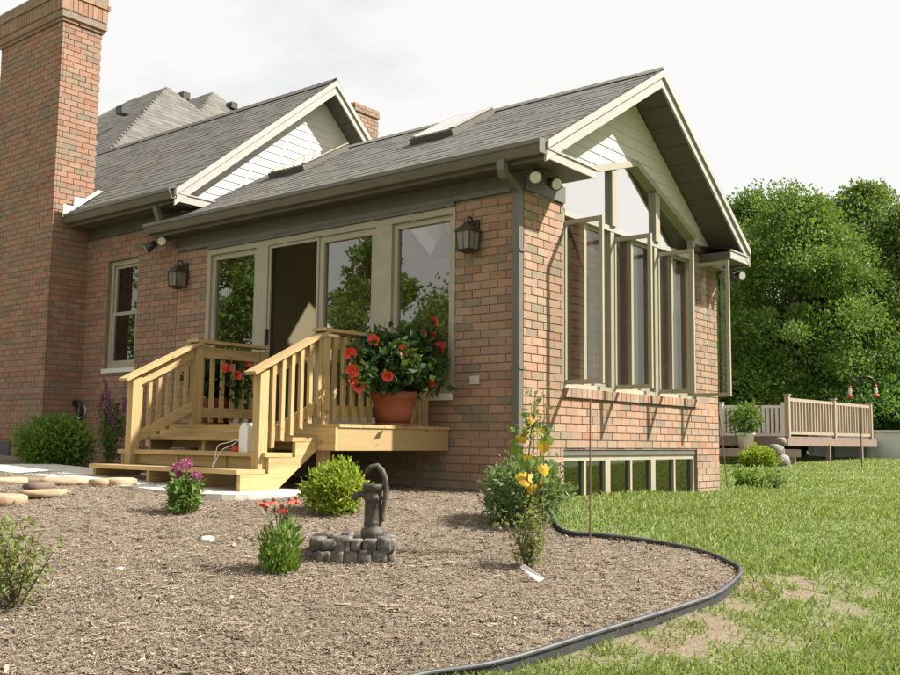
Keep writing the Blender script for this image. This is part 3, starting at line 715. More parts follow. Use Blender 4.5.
f = win('door_panel', DW, 2.775, 3.615, .702, 2.788, .035, -.05, -.01, parent=door); pane(DW, 2.81, 3.58, .73, 2.755, -.03, 'screen', door)
DW.slab([(3.585, 3.612, 1.62, 1.80, -.01, .03)], 'door_handle', 'metal_dark', door)
DW.slab([(.84, 1.64, .93, .998, -.02, .035)], 'window_sill', 'cap_stone', door)
# interior
MB().box((.21, .21, .56), (WID-.21, 5.2, .64)).build('room_floor', 'floor_wood', house)
MB().box((WID-.23, .21, .64), (WID-.205, 5.2, 3.1)).build('inner_wall', 'interior', house)
mb = MB(); mb.add([(.21, 5.21, .64), (WID-.21, 5.21, .64), (WID-.21, 5.21, 3.0), (2.05, 5.21, 4.45), (.21, 5.21, 3.3)], [(0, 1, 2, 3, 4)]).build('inner_wall', 'interior', house)
MB().box((.30, 5.12, .64), (1.25, 5.2, 2.55)).build('inner_door', 'brown_wood', house)
# gable windows: posts, head band, sill
WM = [.70, 1.72, 2.74, 3.74]
gwin = GW.slab([(.702, .745, 1.07, 2.949, -.17, -.02), (3.695, 3.738, 1.07, 2.949, -.17, -.02)]+[(x-.04, x+.04, 1.07, 2.80, -.17, -.02) for x in WM[1:3]]
               + [(WM[i]+.045, WM[i+1]-.045, 1.07, 1.115, -.17, -.022) for i in range(3)], 'gable_window', 'frame', house)
GW.slab([(.747, 3.693, 2.801, 2.86, -.17, -.015)], 'head_band', 'rake', gwin)
GW.slab([(.702, 3.738, 1.062, 1.0695, -.19, .02)], 'sill_bed', 'cap_stone', gwin)
for i in range(3):
    a, b = WM[i]+.045, WM[i+1]-.045; m_2 = (a+b)/2
    GW.slab([(m_2-.018, m_2+.018, 1.116, 2.80, -.115, -.06)], 'mullion', 'frame', gwin)
    for u_, v_ in ((a-.004, a+.03), (b-.03, b+.004), (m_2-.04, m_2+.04)): GW.slab([(u_, v_, 1.116, 2.80, -.19, -.118)], 'inner_jamb', 'brown_wood', gwin)
    pane(GW, m_2+.018, b, 1.116, 2.80, -.09, 'glass', gwin)
    GW.slab([(m_2+.018, m_2+.05, 1.116, 2.80, -.11, -.07), (b-.032, b, 1.116, 2.80, -.11, -.07), (m_2+.05, b-.032, 1.116, 1.15, -.11, -.07), (m_2+.05, b-.032, 2.766, 2.80, -.11, -.07)], 'closed_sash', 'frame', gwin)
# open sashes, hinged at the side of each opening, standing out from the wall
for hx, dd, ang in ((.765, .46, 91), (1.775, .46, 90), (2.80, .46, 89), (3.715, .50, 90)):
    an = math.radians(ang); e1 = np.array((math.cos(an), -math.sin(an), 0)); nn_ = np.array((-math.sin(an), -math.cos(an), 0))
    sf = Fr((hx, .045, 0), e1, (0, 0, 1), nn_)
    f = sf.slab([(0, .035, 1.10, 2.745, -.016, .016), (dd-.042, dd, 1.10, 2.745, -.016, .016), (.035, dd-.042, 1.10, 1.145, -.015, .015), (.035, dd-.042, 2.70, 2.745, -.015, .015)], 'open_sash', 'frame', gwin)
    pane(sf, .03, dd-.038, 1.14, 2.705, 0, 'glass', f)
# glazing in the gable
def bar2(p, q, w, name='glazing_bar', y0=.0, y1=.065, m='frame'):
    p, q = np.array(p, float), np.array(q, float); d = (q-p)/np.linalg.norm(q-p); nn_ = np.array((-d[1], d[0]))*w/2
    return MB().prism([tuple(p-nn_), tuple(q-nn_), tuple(q+nn_), tuple(p+nn_)], lambda a, b: (a, y0, b), lambda a, b: (a, y1, b)).build(name, m, gwin)
gzl = lambda x: 3.25+(x-.70)*(GAZ-3.25)/(GAX-.70) if x < GAX else GAZ-(x-GAX)*(GAZ-3.10)/(3.74-GAX)
bar2((.71, gzl(.72)-.03), (GAX, GAZ-.025), .07, y0=-.026); bar2((GAX, GAZ-.025), (3.735, gzl(3.72)-.03), .07, y0=-.028)
for x in WM[1:3]:
    bar2((x-.028, 2.862), (x-.028, gzl(x)-.06), .05, y0=-.012, y1=.034); bar2((x+.028, 2.862), (x+.028, gzl(x)-.06), .054, y0=-.010, y1=.0345)
bar2((.725, 2.862), (.725, gzl(.73)-.06), .045, y0=.002); bar2((3.715, 2.862), (3.715, gzl(3.71)-.06), .045, y0=.002)
def poly_pane(pts, y=.035): arrobj('pane', [(a, y, b) for a, b in pts], [tuple(range(len(pts)))], 'glass_upper', gwin)
poly_pane([(.745, 2.862), (WM[1]-.05, 2.862), (WM[1]-.05, gzl(WM[1]-.05)-.05), (.745, gzl(.745)-.05)])
poly_pane([(WM[1]+.05, 2.862), (WM[2]-.05, 2.862), (WM[2]-.05, gzl(WM[2]-.05)-.05), (GAX, GAZ-.06), (WM[1]+.05, gzl(WM[1]+.05)-.05)])
poly_pane([(WM[2]+.05, 2.862), (3.695, 2.862), (3.695, gzl(3.695)-.05), (WM[2]+.05, gzl(WM[2]+.05)-.05)])
# foundation windows
fx = [.703, 1.62, 2.65, 3.737]
for i in range(3):
    a, b = fx[i]+.001, fx[i+1]-.001; mid = (a+b)/2
    f = win('basement_window', GW, a, b, -.097, .40, .05, -.10, -.035, m='frame', bars=(mid,))
    pane(GW, a+.05, mid-.02, -.05, .35, -.07, 'glass_dark', f); pane(GW, mid+.02, b-.05, -.05, .35, -.07, 'glass_dark', f)
    MB().box((a, .5, -.3), (b, .52, .56)).build('dark_back_sheet', 'dark', f)  # near-black backing sheet set well behind the basement panes
GW.slab([(.703, 3.737, .402, .457, -.12, -.02)], 'lintel', 'trim', house)
GW.slab([(.64, 3.80, -.17, -.099, -.12, .03)], 'window_sill', 'cap_stone', house)
# skylights
def skylight(fr, a0, a1, b0, b1):
    f = fr.slab([(a0, a0+.05, b0, b1, -.16, .085), (a1-.05, a1, b0, b1, -.16, .085), (a0+.05, a1-.05, b0, b0+.05, -.16, .085), (a0+.05, a1-.05, b1-.05, b1, -.16, .085)], 'skylight', 'trim_dark', house)
    fr.slab([(a0-.02, a1+.02, b0-.05, b0-.002, .008, .08)], 'skylight_flashing', 'trim_dark', f)
    for u_ in (a0-.02, a1-.045): fr.slab([(u_, u_+.065, b0, b1+.02, .086, .097)], 'skylight_cladding', 'frame', f)
    pane(fr, a0+.03, a1-.03, b0+.02, b1-.02, .0855, 'glass_sky', f)
for a, b in SKY: skylight(FL, a, b, *bL)
for a, b in SKR: skylight(FR_, a, b, *bR)
# far chimney of the house
p0, p1 = on(354, 103, 'y', 8.), on(379, 110, 'y', 8.)
fc = MB().box((p0[0]+.008, 8.008, 4.0), (p1[0]-.008, 8.7, p0[2]+.02)).build('chimney', 'mortar', house)
LB = []; z = 5.6; i = 0; CF = Fr((p0[0], 8., 0), (1, 0, 0), (0, 0, 1), (0, -1, 0)); CS = Fr((p0[0], 8., 0), (0, 1, 0), (0, 0, 1), (-1, 0, 0))
for fr, Lw in ((CF, p1[0]-p0[0]), (CS, .7)):
    z = 5.2; i = 0; LB = []
    while z < p0[2]:
        a = -BL*(i % 2)*.5
        while a < Lw:
            u, v = max(a, 0), min(a+BL-JT, Lw)
            if v-u > .02: LB.append((u, v, z, z+CHh-JT, -.03, 0 if z < p0[2]-.17 else .03))
            a += BL
        z += CHh; i += 1
    props(fr.slab(LB, 'brickwork', 'brick_old', fc), kind='stuff')
mb = MB(); mb.lathe(((MR[0]+.55), 6.3, 5.2), [(.0, .0), (.09, 0), (.09, .55), (.12, .56), (.12, .66), (.0, .7)]).build('vent_pipe', 'soot', house)
# low crawl-space vent in the chimney
pv = on(4, 449, 'x', -.565); MB().box(pv+(-.012, -.16, -.12), pv+(.0, .16, .11)).build('foundation_vent', 'metal_dark', chim)
po = on(475, 380, 'x', -.004); MB().box(po+(-.012, -.055, -.04), po+(0, .055, .04)).build('outlet_cover', 'vinyl_white', house)

# ================================================================== LAMPS ON THE WALLS
def lantern(c, label):
    t = thing('wall_lantern', (0, c[1], c[2]), label, 'lantern', 'lanterns on the patio door wall')
    y, z = c[1], c[2]
    MB().box((-.032, y-.055, z+.06), (-.004, y+.055, z+.22)).build('back_plate', 'bronze', t)
    MB().tube([(-.03, y, z+.16), (-.07, y, z+.235), (-.115, y, z+.24), (-.125, y, z+.19)], .012, 8).build('arm', 'bronze', t)
    x = -.125; mb = MB()
    def fr4(r0, z0, r1, z1): return mb.add([(x+a*r0, y+b*r0, z0) for a, b in ((-1, -1), (1, -1), (1, 1), (-1, 1))]+[(x+a*r1, y+b*r1, z1) for a, b in ((-1, -1), (1, -1), (1, 1), (-1, 1))],
                     [(0, 1, 5, 4), (1, 2, 6, 5), (2, 3, 7, 6), (3, 0, 4, 7), (3, 2, 1, 0), (4, 5, 6, 7)])
    fr4(.095, z+.085, .098, z+.10); fr4(.09, z+.10, .035, z+.165); fr4(.03, z+.166, .034, z+.19); mb.build('lamp_roof', 'bronze', t)
    mb = MB(); fr4(.072, z-.105, .086, z-.09); fr4(.03, z-.125, .05, z-.106); mb.build('lamp_base', 'bronze', t)
    mb = MB()
    for a, b in ((-1, -1), (1, -1), (1, 1), (-1, 1)): mb.bar((x+a*.072, y+b*.072, z-.09), (x+a*.084, y+b*.084, z+.085), .012, .012, (1, 0, 0))
    for a, b in ((-1, 0), (1, 0), (0, 1), (0, -1)): mb.bar((x+a*.074, y+b*.074, z-.09), (x+a*.083, y+b*.083, z+.085), .006, .006, (1, 1, 0))
    mb.build('cage', 'bronze', t)
    mb = MB(); fr4(.068, z-.088, .079, z+.084); mb.build('lamp_glass', 'lamp_glass', t)
plain('lamp_glass', (.20, .18, .15), .25, .1, 20)
lantern((0, .57, 2.46), 'small bronze wall lantern on the brick pier beside the downspout')
lantern((0, 5.19, 2.52), 'small bronze wall lantern between the patio door and the narrow window')
def flood(c, dirs, label, mount):
    t = thing('floodlight', c, label, 'floodlight', 'twin floodlights under the eaves')
    MB().lathe((c[0], c[1], c[2]-.0), [(0, 0), (.06, 0), (.06, .03), (0, .03)], 14).build('mount_plate', 'metal_dark', t)
    for off, d in dirs:
        d = np.array(d, float); d /= np.linalg.norm(d); p = np.array(c)+np.array(off)
        MB().tube([c, np.array(c)+np.array(off)*.5+(0, 0, -.03), p], .014, 8).build('swivel_arm', 'metal_dark', t)
        h = MB().tube([p-d*.05, p-d*.045, p+d*.01, p+d*.09, p+d*.10], [.025, .042, .05, .068, .066], 16).build('lamp_head', 'metal_dark', t)
        MB().tube([p+d*.095, p+d*.106], [.057, .05], 16).build('lens', 'lens', h)
flood((.05, -.14, 3.055), [((-.09, -.02, -.07), (-.85, -.5, -.25)), ((.16, -.03, -.065), (-.35, -.8, -.35))], 'twin black floodlights under the eave return above the downspout', 0)
flood((-.10, 5.60, 3.095), [((-.06, -.12, -.06), (-.7, -.75, -.2)), ((-.06, .10, -.08), (-.6, .5, -.6))], 'twin black floodlights under the gutter end near the narrow window', 0)
flood((4.47, -.16, 2.77), [((.08, -.05, -.07), (-.4, -.9, -.2)), ((.16, .06, -.07), (.6, -.7, -.4))], 'twin black floodlights under the return beyond the open sashes', 0)

# ================================================================== DECK STEPS
deck = thing('wooden_steps', (-1.2, 2.1, .08), 'new yellow pine porch steps and landing with balustrades', 'steps')
LZ = .668; LX = -1.55; LY0, LY1 = .855, 3.60
y = LY0+.0
x = LX+.02
while x < -.03:                                     # landing boards run along the house
    w_ = min(.138, -.025-x); MB().box((x, LY0-.01, LZ-.03), (x+w_, LY1, LZ-R.random()*.002)).build('deck_board', 'pine_y', deck); x += .143
MB().box((LX+.02, LY0+.001, .44), (-.03, LY0+.04, LZ-.031)).build('rim_joist', 'pine_x', deck)
MB().box((LX+.02, LY1-.04, .44), (-.03, LY1-.005, LZ-.031)).build('rim_joist', 'pine_x', deck)
MB().box((LX-.018, LY0+.002, .44), (LX+.019, LY1-.004, LZ-.032)).build('rim_joist', 'pine_y', deck)
MB().box((-.06, LY0+.06, .44), (-.03, LY1-.06, LZ-.033)).build('ledger', 'pine_y', deck)
for yy in (1.3, 1.9, 2.5): MB().box((LX+.03, yy, .45), (-.07, yy+.038, LZ-.034)).build('joist', 'pine_x', deck)
def gb(x, y): return BZ(x, y)-.04
for xx, yy in ((LX+.06, 1.08), (LX+.06, 2.95)): MB().box((xx, yy, gb(xx, yy)), (xx+.09, yy+.09, .45)).build('support_post', 'pine_z', deck)
TR = [(.548, -1.86), (.42, -2.15), (.285, -2.44)]
for z, xf in TR:
    MB().box((xf, 1.07, z-.036), (xf+.145, 3.19, z)).build('tread', 'pine_y', deck); MB().box((xf+.15, 1.072, z-.037), (xf+.292, 3.188, z-.001)).build('tread', 'pine_y', deck)
for yy in (1.075, 1.62, 2.30, 3.14):
    poly = [(-2.40, .085), (-2.40, .248), (-2.11, .248), (-2.11, .383), (-1.82, .383), (-1.82, .511), (-1.575, .511), (-1.575, .44), (-2.05, .085)]
    MB().prism(poly, lambda a, b: (a, yy, b), lambda a, b: (a, yy+.038, b)).build('stringer', 'pine_x', deck)
MB().box((-2.095, 1.12, .288), (-2.075, 3.135, .382)).build('riser', 'pine_y', deck)
def post(x, y, z0, z1): MB().box((x-.045, y-.045, z0), (x+.045, y+.045, z1)).build('post', 'pine_z', deck)
XL, XU = -2.14, -1.44; ZU, ZLo = 1.47, 1.12
for yr, xe, name in ((1.16, -.05, 'right'), (2.97, -.60, 'left')):
    sgn = -1 if yr < 2 else -1
    post(XL, yr, .286, ZLo-.02); post(XU, yr, LZ, ZU-.02)
    if yr > 2: post(xe, yr, LZ, ZU-.02)
    else: post(xe-.03, yr, LZ, ZU-.02)
    sg = -1 if yr < 2 else 1; k = (ZU-ZLo)/(XU-XL); a0, a1 = XL+.046, XU-.046
    zr = lambda x, d: ZLo+(x-XL)*k-d
    MB().bar((XL-.13, yr-.01, ZLo-.13*k+.012), (XU+.02, yr-.01, ZU+.02*k+.012), .14, .03, (0, 0, 1)).build('handrail', 'pine_x', deck)
    def sl(d, h, name): MB().prism([(a0, zr(a0, d)), (a1, zr(a1, d)), (a1, zr(a1, d)+h), (a0, zr(a0, d)+h)], lambda a, b: (a, yr+sg*.004-.018, b), lambda a, b: (a, yr+sg*.004+.018, b)).build(name, 'pine_x', deck)
    sl(.125, .10, 'upper_rail'); sl(.66, .10, 'lower_rail')
    MB().box((XU-.08, yr-.085, ZU+.013), (xe+.03, yr+.065, ZU+.043)).build('handrail', 'pine_x', deck)
    e_ = xe-.046 if yr > 2 else xe-.076
    MB().box((XU+.046, yr+sg*.004-.018, ZU-.13), (e_, yr+sg*.004+.018, ZU-.02)).build('upper_rail', 'pine_x', deck)
    MB().box((XU+.046, yr+sg*.004-.018, LZ+.07), (e_, yr+sg*.004+.018, LZ+.17)).build('lower_rail', 'pine_x', deck)
    b0, b1 = sorted((yr+sg*.0225, yr+sg*.0585)); nb = 6
    for i in range(nb):
        xx = a0+.045+(a1-a0-.09)*i/(nb-1); zt = zr(xx, 0)
        MB().prism([(xx-.018, zt-.71+R.random()*.02), (xx+.018, zt-.705), (xx+.018, zt-.012), (xx-.018, zt-.012)], lambda a, b: (a, b0, b), lambda a, b: (a, b1, b)).build('baluster', 'pine_z', deck)
    L = e_-XU-.046; nb = max(3, int(L/.115))
    for i in range(nb):
        xx = XU+.046+.05+(L-.10)*i/(nb-1)
        MB().box((xx-.018, b0, LZ+.025), (xx+.018, b1, ZU-.022)).build('baluster', 'pine_z', deck)
# concrete pad at the foot
pts = [(-1.75, .82), (-2.3, .80), (-2.72, 1.05), (-2.85, 1.7), (-2.85, 3.9), (-2.4, 5.0), (-1.75, 5.0)]
sp_ = spline(pts, 5); mb = MB().prism([tuple(p) for p in sp_], lambda a, b: (a, b, -.05), lambda a, b: (a, b, .112+.031*(b-1.1)))
props(mb.build('concrete_pad', 'concrete'), kind='structure')

# ================================================================== PLANTS
def petals(mb, c, d, r, n=5, cup=.35, wide=1.15):
    d = Vector(d).normalized(); a = d.orthogonal().normalized(); b = d.cross(a); c = Vector(c)
    for i in range(n):
        t0 = 2*pi*i/n+R.random()*.2; w_ = pi/n*wide
        p = lambda t, rr, h: tuple(c+(a*math.cos(t)+b*math.sin(t))*rr+d*h)
        mb.add([p(t0, r*.05, 0), p(t0-w_*.8, r*.6, r*cup*.7), p(t0-w_*.5, r*.95, r*cup), p(t0, r*1.02, r*cup*.9), p(t0+w_*.5, r*.95, r*cup), p(t0+w_*.8, r*.6, r*cup*.7)], [(0, 1, 2, 3), (0, 3, 4, 5)], True)
def twigs(mb, c, tips, r0=.006, r1=.002, k=5, sag=0):
    for t_ in tips:
        c0 = Vector(c)+Vector((R.normal()*.015, R.normal()*.015, 0)); t_ = Vector(t_); mid = c0.lerp(t_, .5)+Vector((R.normal()*.02, R.normal()*.02, .03))
        mb.tube([c0, mid, t_], [r0, (r0+r1)/2, r1], k, False)
def shrub(name, c, rad, nl, size, m, label, cat='shrub', shell=.45, lump=.18, aspect=.5, bias=.5, cz=None, twig_m='stem', group=None, nclump=0):
    c = np.array(c, float); t = thing(name, c, label, cat, group); zc = cz if cz is not None else rad[2]*.92
    cc = c+(0, 0, zc)
    if nclump:
        q, dq = ball(nclump, cc, np.array(rad)*.82, .55, lump); q[:, 2] = np.maximum(q[:, 2], c[2]+.03)
        P = np.repeat(q, nl//nclump, 0)+R.normal(size=(nl//nclump*nclump, 3))*np.array(rad)*.17; d = np.repeat(dq, nl//nclump, 0)
    else: P, d = ball(nl, cc, rad, shell, lump)
    k = P[:, 2] > c[2]+.01; P, d = P[k], d[k]+np.array((0, 0, .35))
    V, f = leafcloud(P, size*R.uniform(.6, 1.25, len(P)), aspect, d, bias); arrobj('foliage', V, f, m, t)
    mb = MB(); tip, _ = ball(16, cc, np.array(rad)*.75, .6); tip[:, 2] = np.maximum(tip[:, 2], c[2]+.05); twigs(mb, c-(0, 0, .02), tip, .008, .003); mb.build('stems', twig_m, t)
    return t
def G3(px, py): p = gp(px, py, .032); return np.array((p[0], p[1], BZ(p[0], p[1])-.01))
gpos = G3(335, 513)
shrub('golden_shrub', gpos, (.22, .22, .19), 5200, .042, 'leaf_gold', 'round yellow green shrub in mulch between steps and hand pump', nclump=130, lump=.15, aspect=.45)
bpos = G3(524, 524)
shrub('boxwood_shrub', bpos, (.29, .29, .25), 5200, .05, 'leaf_box', 'loose grey green shrub below the downspout at the house corner', nclump=110, aspect=.4)
shrub('spirea_shrub', G3(53, 466), (.42, .42, .29), 11000, .052, 'leaf_bush', 'round green shrub against the tall brick chimney', nclump=150, aspect=.45)
# butterfly bush with purple spikes
def butterfly():
    c = G3(112, 462); c[0] = -.42; c[1] = on(110, 440, 'x', -.42)[1]; c[2] = BZ(c[0], c[1])
    t = thing('flowering_bush', c, 'thin bush with purple flower spikes left of the steps', 'bush')
    tips = [c+np.array((R.normal()*.08, R.normal()*.20, .45+R.random()*.42)) for i in range(11)]
    mb = MB(); twigs(mb, c, tips, .007, .003); mb.build('stems', 'stem', t)
    P = np.concatenate([c+(q-c)*np.sqrt(R.random((75, 1)))+R.normal(size=(75, 3))*.04 for q in tips])
    V, f = leafcloud(P, .075*R.uniform(.6, 1.3, len(P)), .3, droop=.4); arrobj('foliage', V, f, 'leaf_mid', t)
    for q in tips[:8]:
        P = q+np.linspace(0, 1, 150)[:, None]*np.array((R.normal()*.03, R.normal()*.05, .20))+R.normal(size=(150, 3))*.013
        V, f = leafcloud(P, .022, .8); arrobj('flower_spike', V, f, 'petal_purple', t)
butterfly()
# dahlia-like plant with pink flowers
def mum():
    c = G3(184, 513); t = thing('flowering_plant', c, 'small plant with magenta pompom flowers in front of the steps', 'flower')
    P, d = ball(520, c+(0, 0, .15), (.12, .12, .15), .3, .2); P = P[P[:, 2] > c[2]]; V, f = leafcloud(P, .055*R.uniform(.6, 1.3, len(P)), .5); arrobj('foliage', V, f, 'leaf_mid', t)
    fl = [(-.055, .06, .33), (.0, .0, .36), (-.07, -.04, .29), (.07, -.05, .27)]
    RIv = RI
    mb = MB(); twigs(mb, c, [c+RIv*a+np.array((0, 0, z)) for a, b, z in fl]+[c+RIv*R.normal()*.08+np.array((0, 0, .2)) for _ in range(6)], .006, .003); mb.build('stems', 'green_stem', t)
    for a, b, z in fl:
        q = c+RIv*a+np.array((0, 0, z)); P, d = ball(140, q, (.034, .034, .026), .7); V, f = leafcloud(P, .022, .5, d, .8); arrobj('flower', V, f, 'petal_pink', t)
mum()
# coneflowers
def cone():
    c = G3(279, 572); t = thing('coneflower_plant', c, 'green clump with red orange coneflowers standing in front of the hand pump', 'flower')
    n_ = 430; a = R.random(n_)*6.28; rr = .10*np.sqrt(R.random(n_)); P = c+np.stack([np.cos(a)*rr, np.sin(a)*rr, R.random(n_)**1.6*.25], 1)
    out = np.stack([np.cos(a)*.35, np.sin(a)*.35, np.full(n_, 1.)], 1); V, f = leafcloud(P, .075*R.uniform(.5, 1.2, n_), .30, out, .62); arrobj('foliage', V, f, 'leaf_bush', t)
    fl = [(-.10, .38, 1), (-.035, .40, 1), (.015, .37, 1), (.06, .41, 1), (.085, .405, 1), (-.09, .34, 0), (-.03, .345, 0), (.075, .38, 0), (.03, .30, 0)]
    mb = MB(); tips = [c+RI*a+np.array((0, 0, z))+FW*R.normal()*.05 for a, z, k in fl]; twigs(mb, c, tips, .004, .0025); mb.build('stems', 'green_stem', t)
    for q, (a, z, k) in zip(tips, fl):
        cn = MB().lathe(q, [(0, -.004), (.010, 0), (.013, .006), (.010, .015), (0, .019)], 10).build('flower_cone', 'rust', t)
        if k:
            mb = MB(); petals(mb, q+(0, 0, .004), (R.normal()*.2, R.normal()*.2, 1), .036, 9, -.75); mb.build('petals', 'petal_orange', cn)
cone()
# sparse shrub at the left edge
def sparse(px, py, h, w, nst, nl, m, name, label, size=.05, cat='shrub', sm='stem', c=None):
    c = G3(px, py) if c is None else np.array(c); t = thing(name, c, label, cat)
    tips = [c+np.array((R.normal()*w, R.normal()*w, h*(.55+.5*R.random()))) for _ in range(nst)]
    mb = MB(); twigs(mb, c, tips, .006, .002); mb.build('stems', sm, t)
    P = np.concatenate([c+(q-c)*(.25+.8*R.random((nl//nst, 1)))+R.normal(size=(nl//nst, 3))*.035 for q in tips])
    V, f = leafcloud(P, size*R.uniform(.5, 1.3, len(P)), .5); arrobj('foliage', V, f, m, t); return t
sparse(14, 606, .46, .11, 13, 620, 'leaf_pale', 'young_shrub', 'sparse young shrub with reddish twigs in the mulch near the flagstones', .042)
sparse(528, 570, .34, .075, 12, 620, 'leaf_pale', 'low_shrub', 'low thin leafy plant at the foot of the wire hoop', .034)
p = gp(775, 490); sparse(0, 0, .30, .11, 13, 330, 'leaf_mid', 'young_shrub', 'small sparse shrub standing alone in the lawn past the house', .05, c=(p[0], p[1], G(p[0], p[1])))
p = gp(737, 489); sparse(0, 0, .26, .13, 18, 700, 'leaf_spirea', 'weed_clump', 'bright green weeds at the foot of the house by the thin rod', .07, 'weeds', 'green_stem', c=(p[0]+.1, p[1]-.1, G(p[0], p[1])))
# trellis sapling with large leaves
def sapling():
    c = G3(531, 556); t = thing('grape_vine', c, 'young vine with large yellow and green leaves on a wire hoop', 'vine')
    r = RI; up = np.array((0, 0, 1.)); loc = lambda a, z, f=0: c+r*a+up*z+FW*f
    K = 1/160.
    def px(x, y): return loc((x-531)*K, (556-y)*K)
    mb = MB(); mb.tube([px(525, 562), px(526, 500), px(528, 460), px(531, 430), px(536, 400)], [.007, .006, .005, .004, .003], 6); mb.tube([px(538, 552), px(538, 500), px(540, 450), px(543, 420)], [.006, .005, .004, .003], 6); mb.build('stem', 'stem', t)
    mb = MB(); mb.tube([px(533, 555), px(533.5, 410), px(535, 395), px(539, 388), px(543, 395), px(544, 410), px(543, 555)], .0025, 6); mb.build('wire_hoop', 'rust', t)
    big = [(521, 438, 14, 'leaf_yellow'), (542, 444, 13, 'leaf_yellow'), (547, 440, 12, 'leaf_green_big'), (516, 450, 13, 'leaf_green_big'), (528, 462, 17, 'leaf_green_big'), (524, 478, 17, 'leaf_yellow'), (543, 468, 13, 'leaf_yellow'), (545, 480, 9, 'leaf_green_big'),
           (531, 488, 11, 'leaf_yellow'), (537, 425, 8, 'leaf_green_big'), (530, 420, 7, 'leaf_yellow'), (525, 415, 7, 'leaf_green_big'), (548, 430, 7, 'leaf_green_big'), (537, 411, 6, 'leaf_yellow'), (527, 430, 8, 'leaf_yellow'), (539, 400, 5, 'leaf_green_big')]
    big += [(x+R.normal()*5, y+R.normal()*8, s*.6, ('leaf_green_big', 'leaf_yellow', 'leaf_green_big')[k % 3]) for k, (x, y, s, m) in enumerate(big)]
    for x, y, s, m in big:
        q = px(x, y)+FW*R.normal()*.03; s *= K*.60; ti = R.normal(size=3)*.28; a = Vector(r+ti*.6).normalized(); n_ = Vector(-FW+ti+up*.3); b = a.cross(n_).normalized(); b = b if b.z > 0 else -b
        out = [(0, .42), (.25, .72), (.5, .62), (.62, .42), (.95, .38), (.92, .0), (.78, -.22), (.74, -.52), (.4, -.72), (.18, -.98), (0, -1.12), (-.2, -.95), (-.42, -.7), (-.76, -.5), (-.75, -.2), (-.95, .02), (-.92, .36), (-.6, .42), (-.5, .66), (-.22, .7)]
        out = [(u*R.uniform(.88, 1.1), v*R.uniform(.9, 1.1)) for u, v in out]
        V = [tuple(Vector(q)+a*u*s+b*v*s+Vector(FW)*(.25*s*u*u)) for u, v in out]+[tuple(Vector(q)-Vector(FW)*.12*s)]
        nV = len(out); MB().add(V, [(i, (i+1) % nV, nV) for i in range(nV)]).build('leaf', m, t)
    P = np.concatenate([px(534, 420)+R.normal(size=(110, 3))*(.055, .055, .12)]); V, f = leafcloud(P, .04*R.uniform(.5, 1.2, len(P)), .6); arrobj('small_leaves', V, f, 'leaf_pale', t)
sapling()
# hibiscus in terracotta pots
def hibiscus(c, s, label, nfl, spots=None, nl=2200):
    c = np.array(c); t = thing('potted_hibiscus', c, label, 'potted plant', 'hibiscus pots on the landing')
    MB().lathe(c, [(0, .004), (.135*s, .004), (.14*s, .0), (.16*s, .12*s), (.178*s, .215*s), (.195*s, .22*s), (.20*s, .275*s), (.185*s, .28*s), (.18*s, .25*s), (0, .24*s)], 28).build('pot', 'terracotta', t)
    MB().lathe(c, [(.139*s, .001), (.165*s, .003), (.168*s, .02), (.150*s, .022)], 24).build('saucer', 'terracotta', t)
    cc = c+np.array((0, 0, .50*s)); rad = np.array((.36, .36, .28))*s
    q, dq = ball(90, cc, rad*.85, .35, .2); q = q[q[:, 2] > c[2]+.25*s]; k = nl//len(q); P = np.repeat(q, k, 0)+R.normal(size=(len(q)*k, 3))*.055*s
    if spots: P = np.concatenate([P]+[cc+(np.array(q_)-cc)*R.uniform(.6, 1.0, (45, 1))+R.normal(size=(45, 3))*.04 for q_ in spots])
    V, f = leafcloud(P, .085*s*R.uniform(.6, 1.25, len(P)), .6, droop=.15); arrobj('foliage', V, f, 'leaf_dark', t)
    mb = MB(); tips, _ = ball(14, cc, rad*.8, .5); tips[:, 2] = np.maximum(tips[:, 2], c[2]+.3*s); twigs(mb, c+(0, 0, .24*s), list(tips)+list(spots or []), .007*s, .003*s); mb.build('stems', 'stem', t)
    for i in range(nfl):
        if spots: q, dv = np.array(spots[i]), (CAM-np.array(spots[i]))
        else:
            d = R.normal(size=3); d[2] = abs(d[2])*.5; d /= np.linalg.norm(d); q = cc+d*rad*1.05; dv = d
        dv = np.array(dv)/np.linalg.norm(dv)+R.normal(size=3)*.25
        mb = MB(); petals(mb, q, dv, .053*s*R.uniform(.75, 1.1), 5, .55, 1.7); fl = mb.build('flower', 'petal_red', t)
        dv = dv/np.linalg.norm(dv); MB().tube([q, q+dv*.055], [.006, .004], 6).build('pistil', 'petal_orange', fl)
HP = (-.68, 1.0, LZ)
fsp = [on(x, y, 'y', 1.0-dy) for x, y, dy in ((353, 370, .15), (388, 375, .34), (433, 336, .05), (440, 348, .1), (432, 381, .28), (373, 341, .1), (350, 353, .05), (359, 386, .2), (420, 335, 0), (456, 361, .02), (433, 322, 0), (352, 380, .1), (426, 372, .22), (404, 352, .3))]
hibiscus(HP, 1.12, 'red hibiscus in terracotta pot on the open landing edge by the brick pier', len(fsp), fsp, 3600)
hibiscus((-.95, 3.28, LZ), 1.0, 'red hibiscus in terracotta pot behind the balusters near the narrow window', 7, None, 1500)

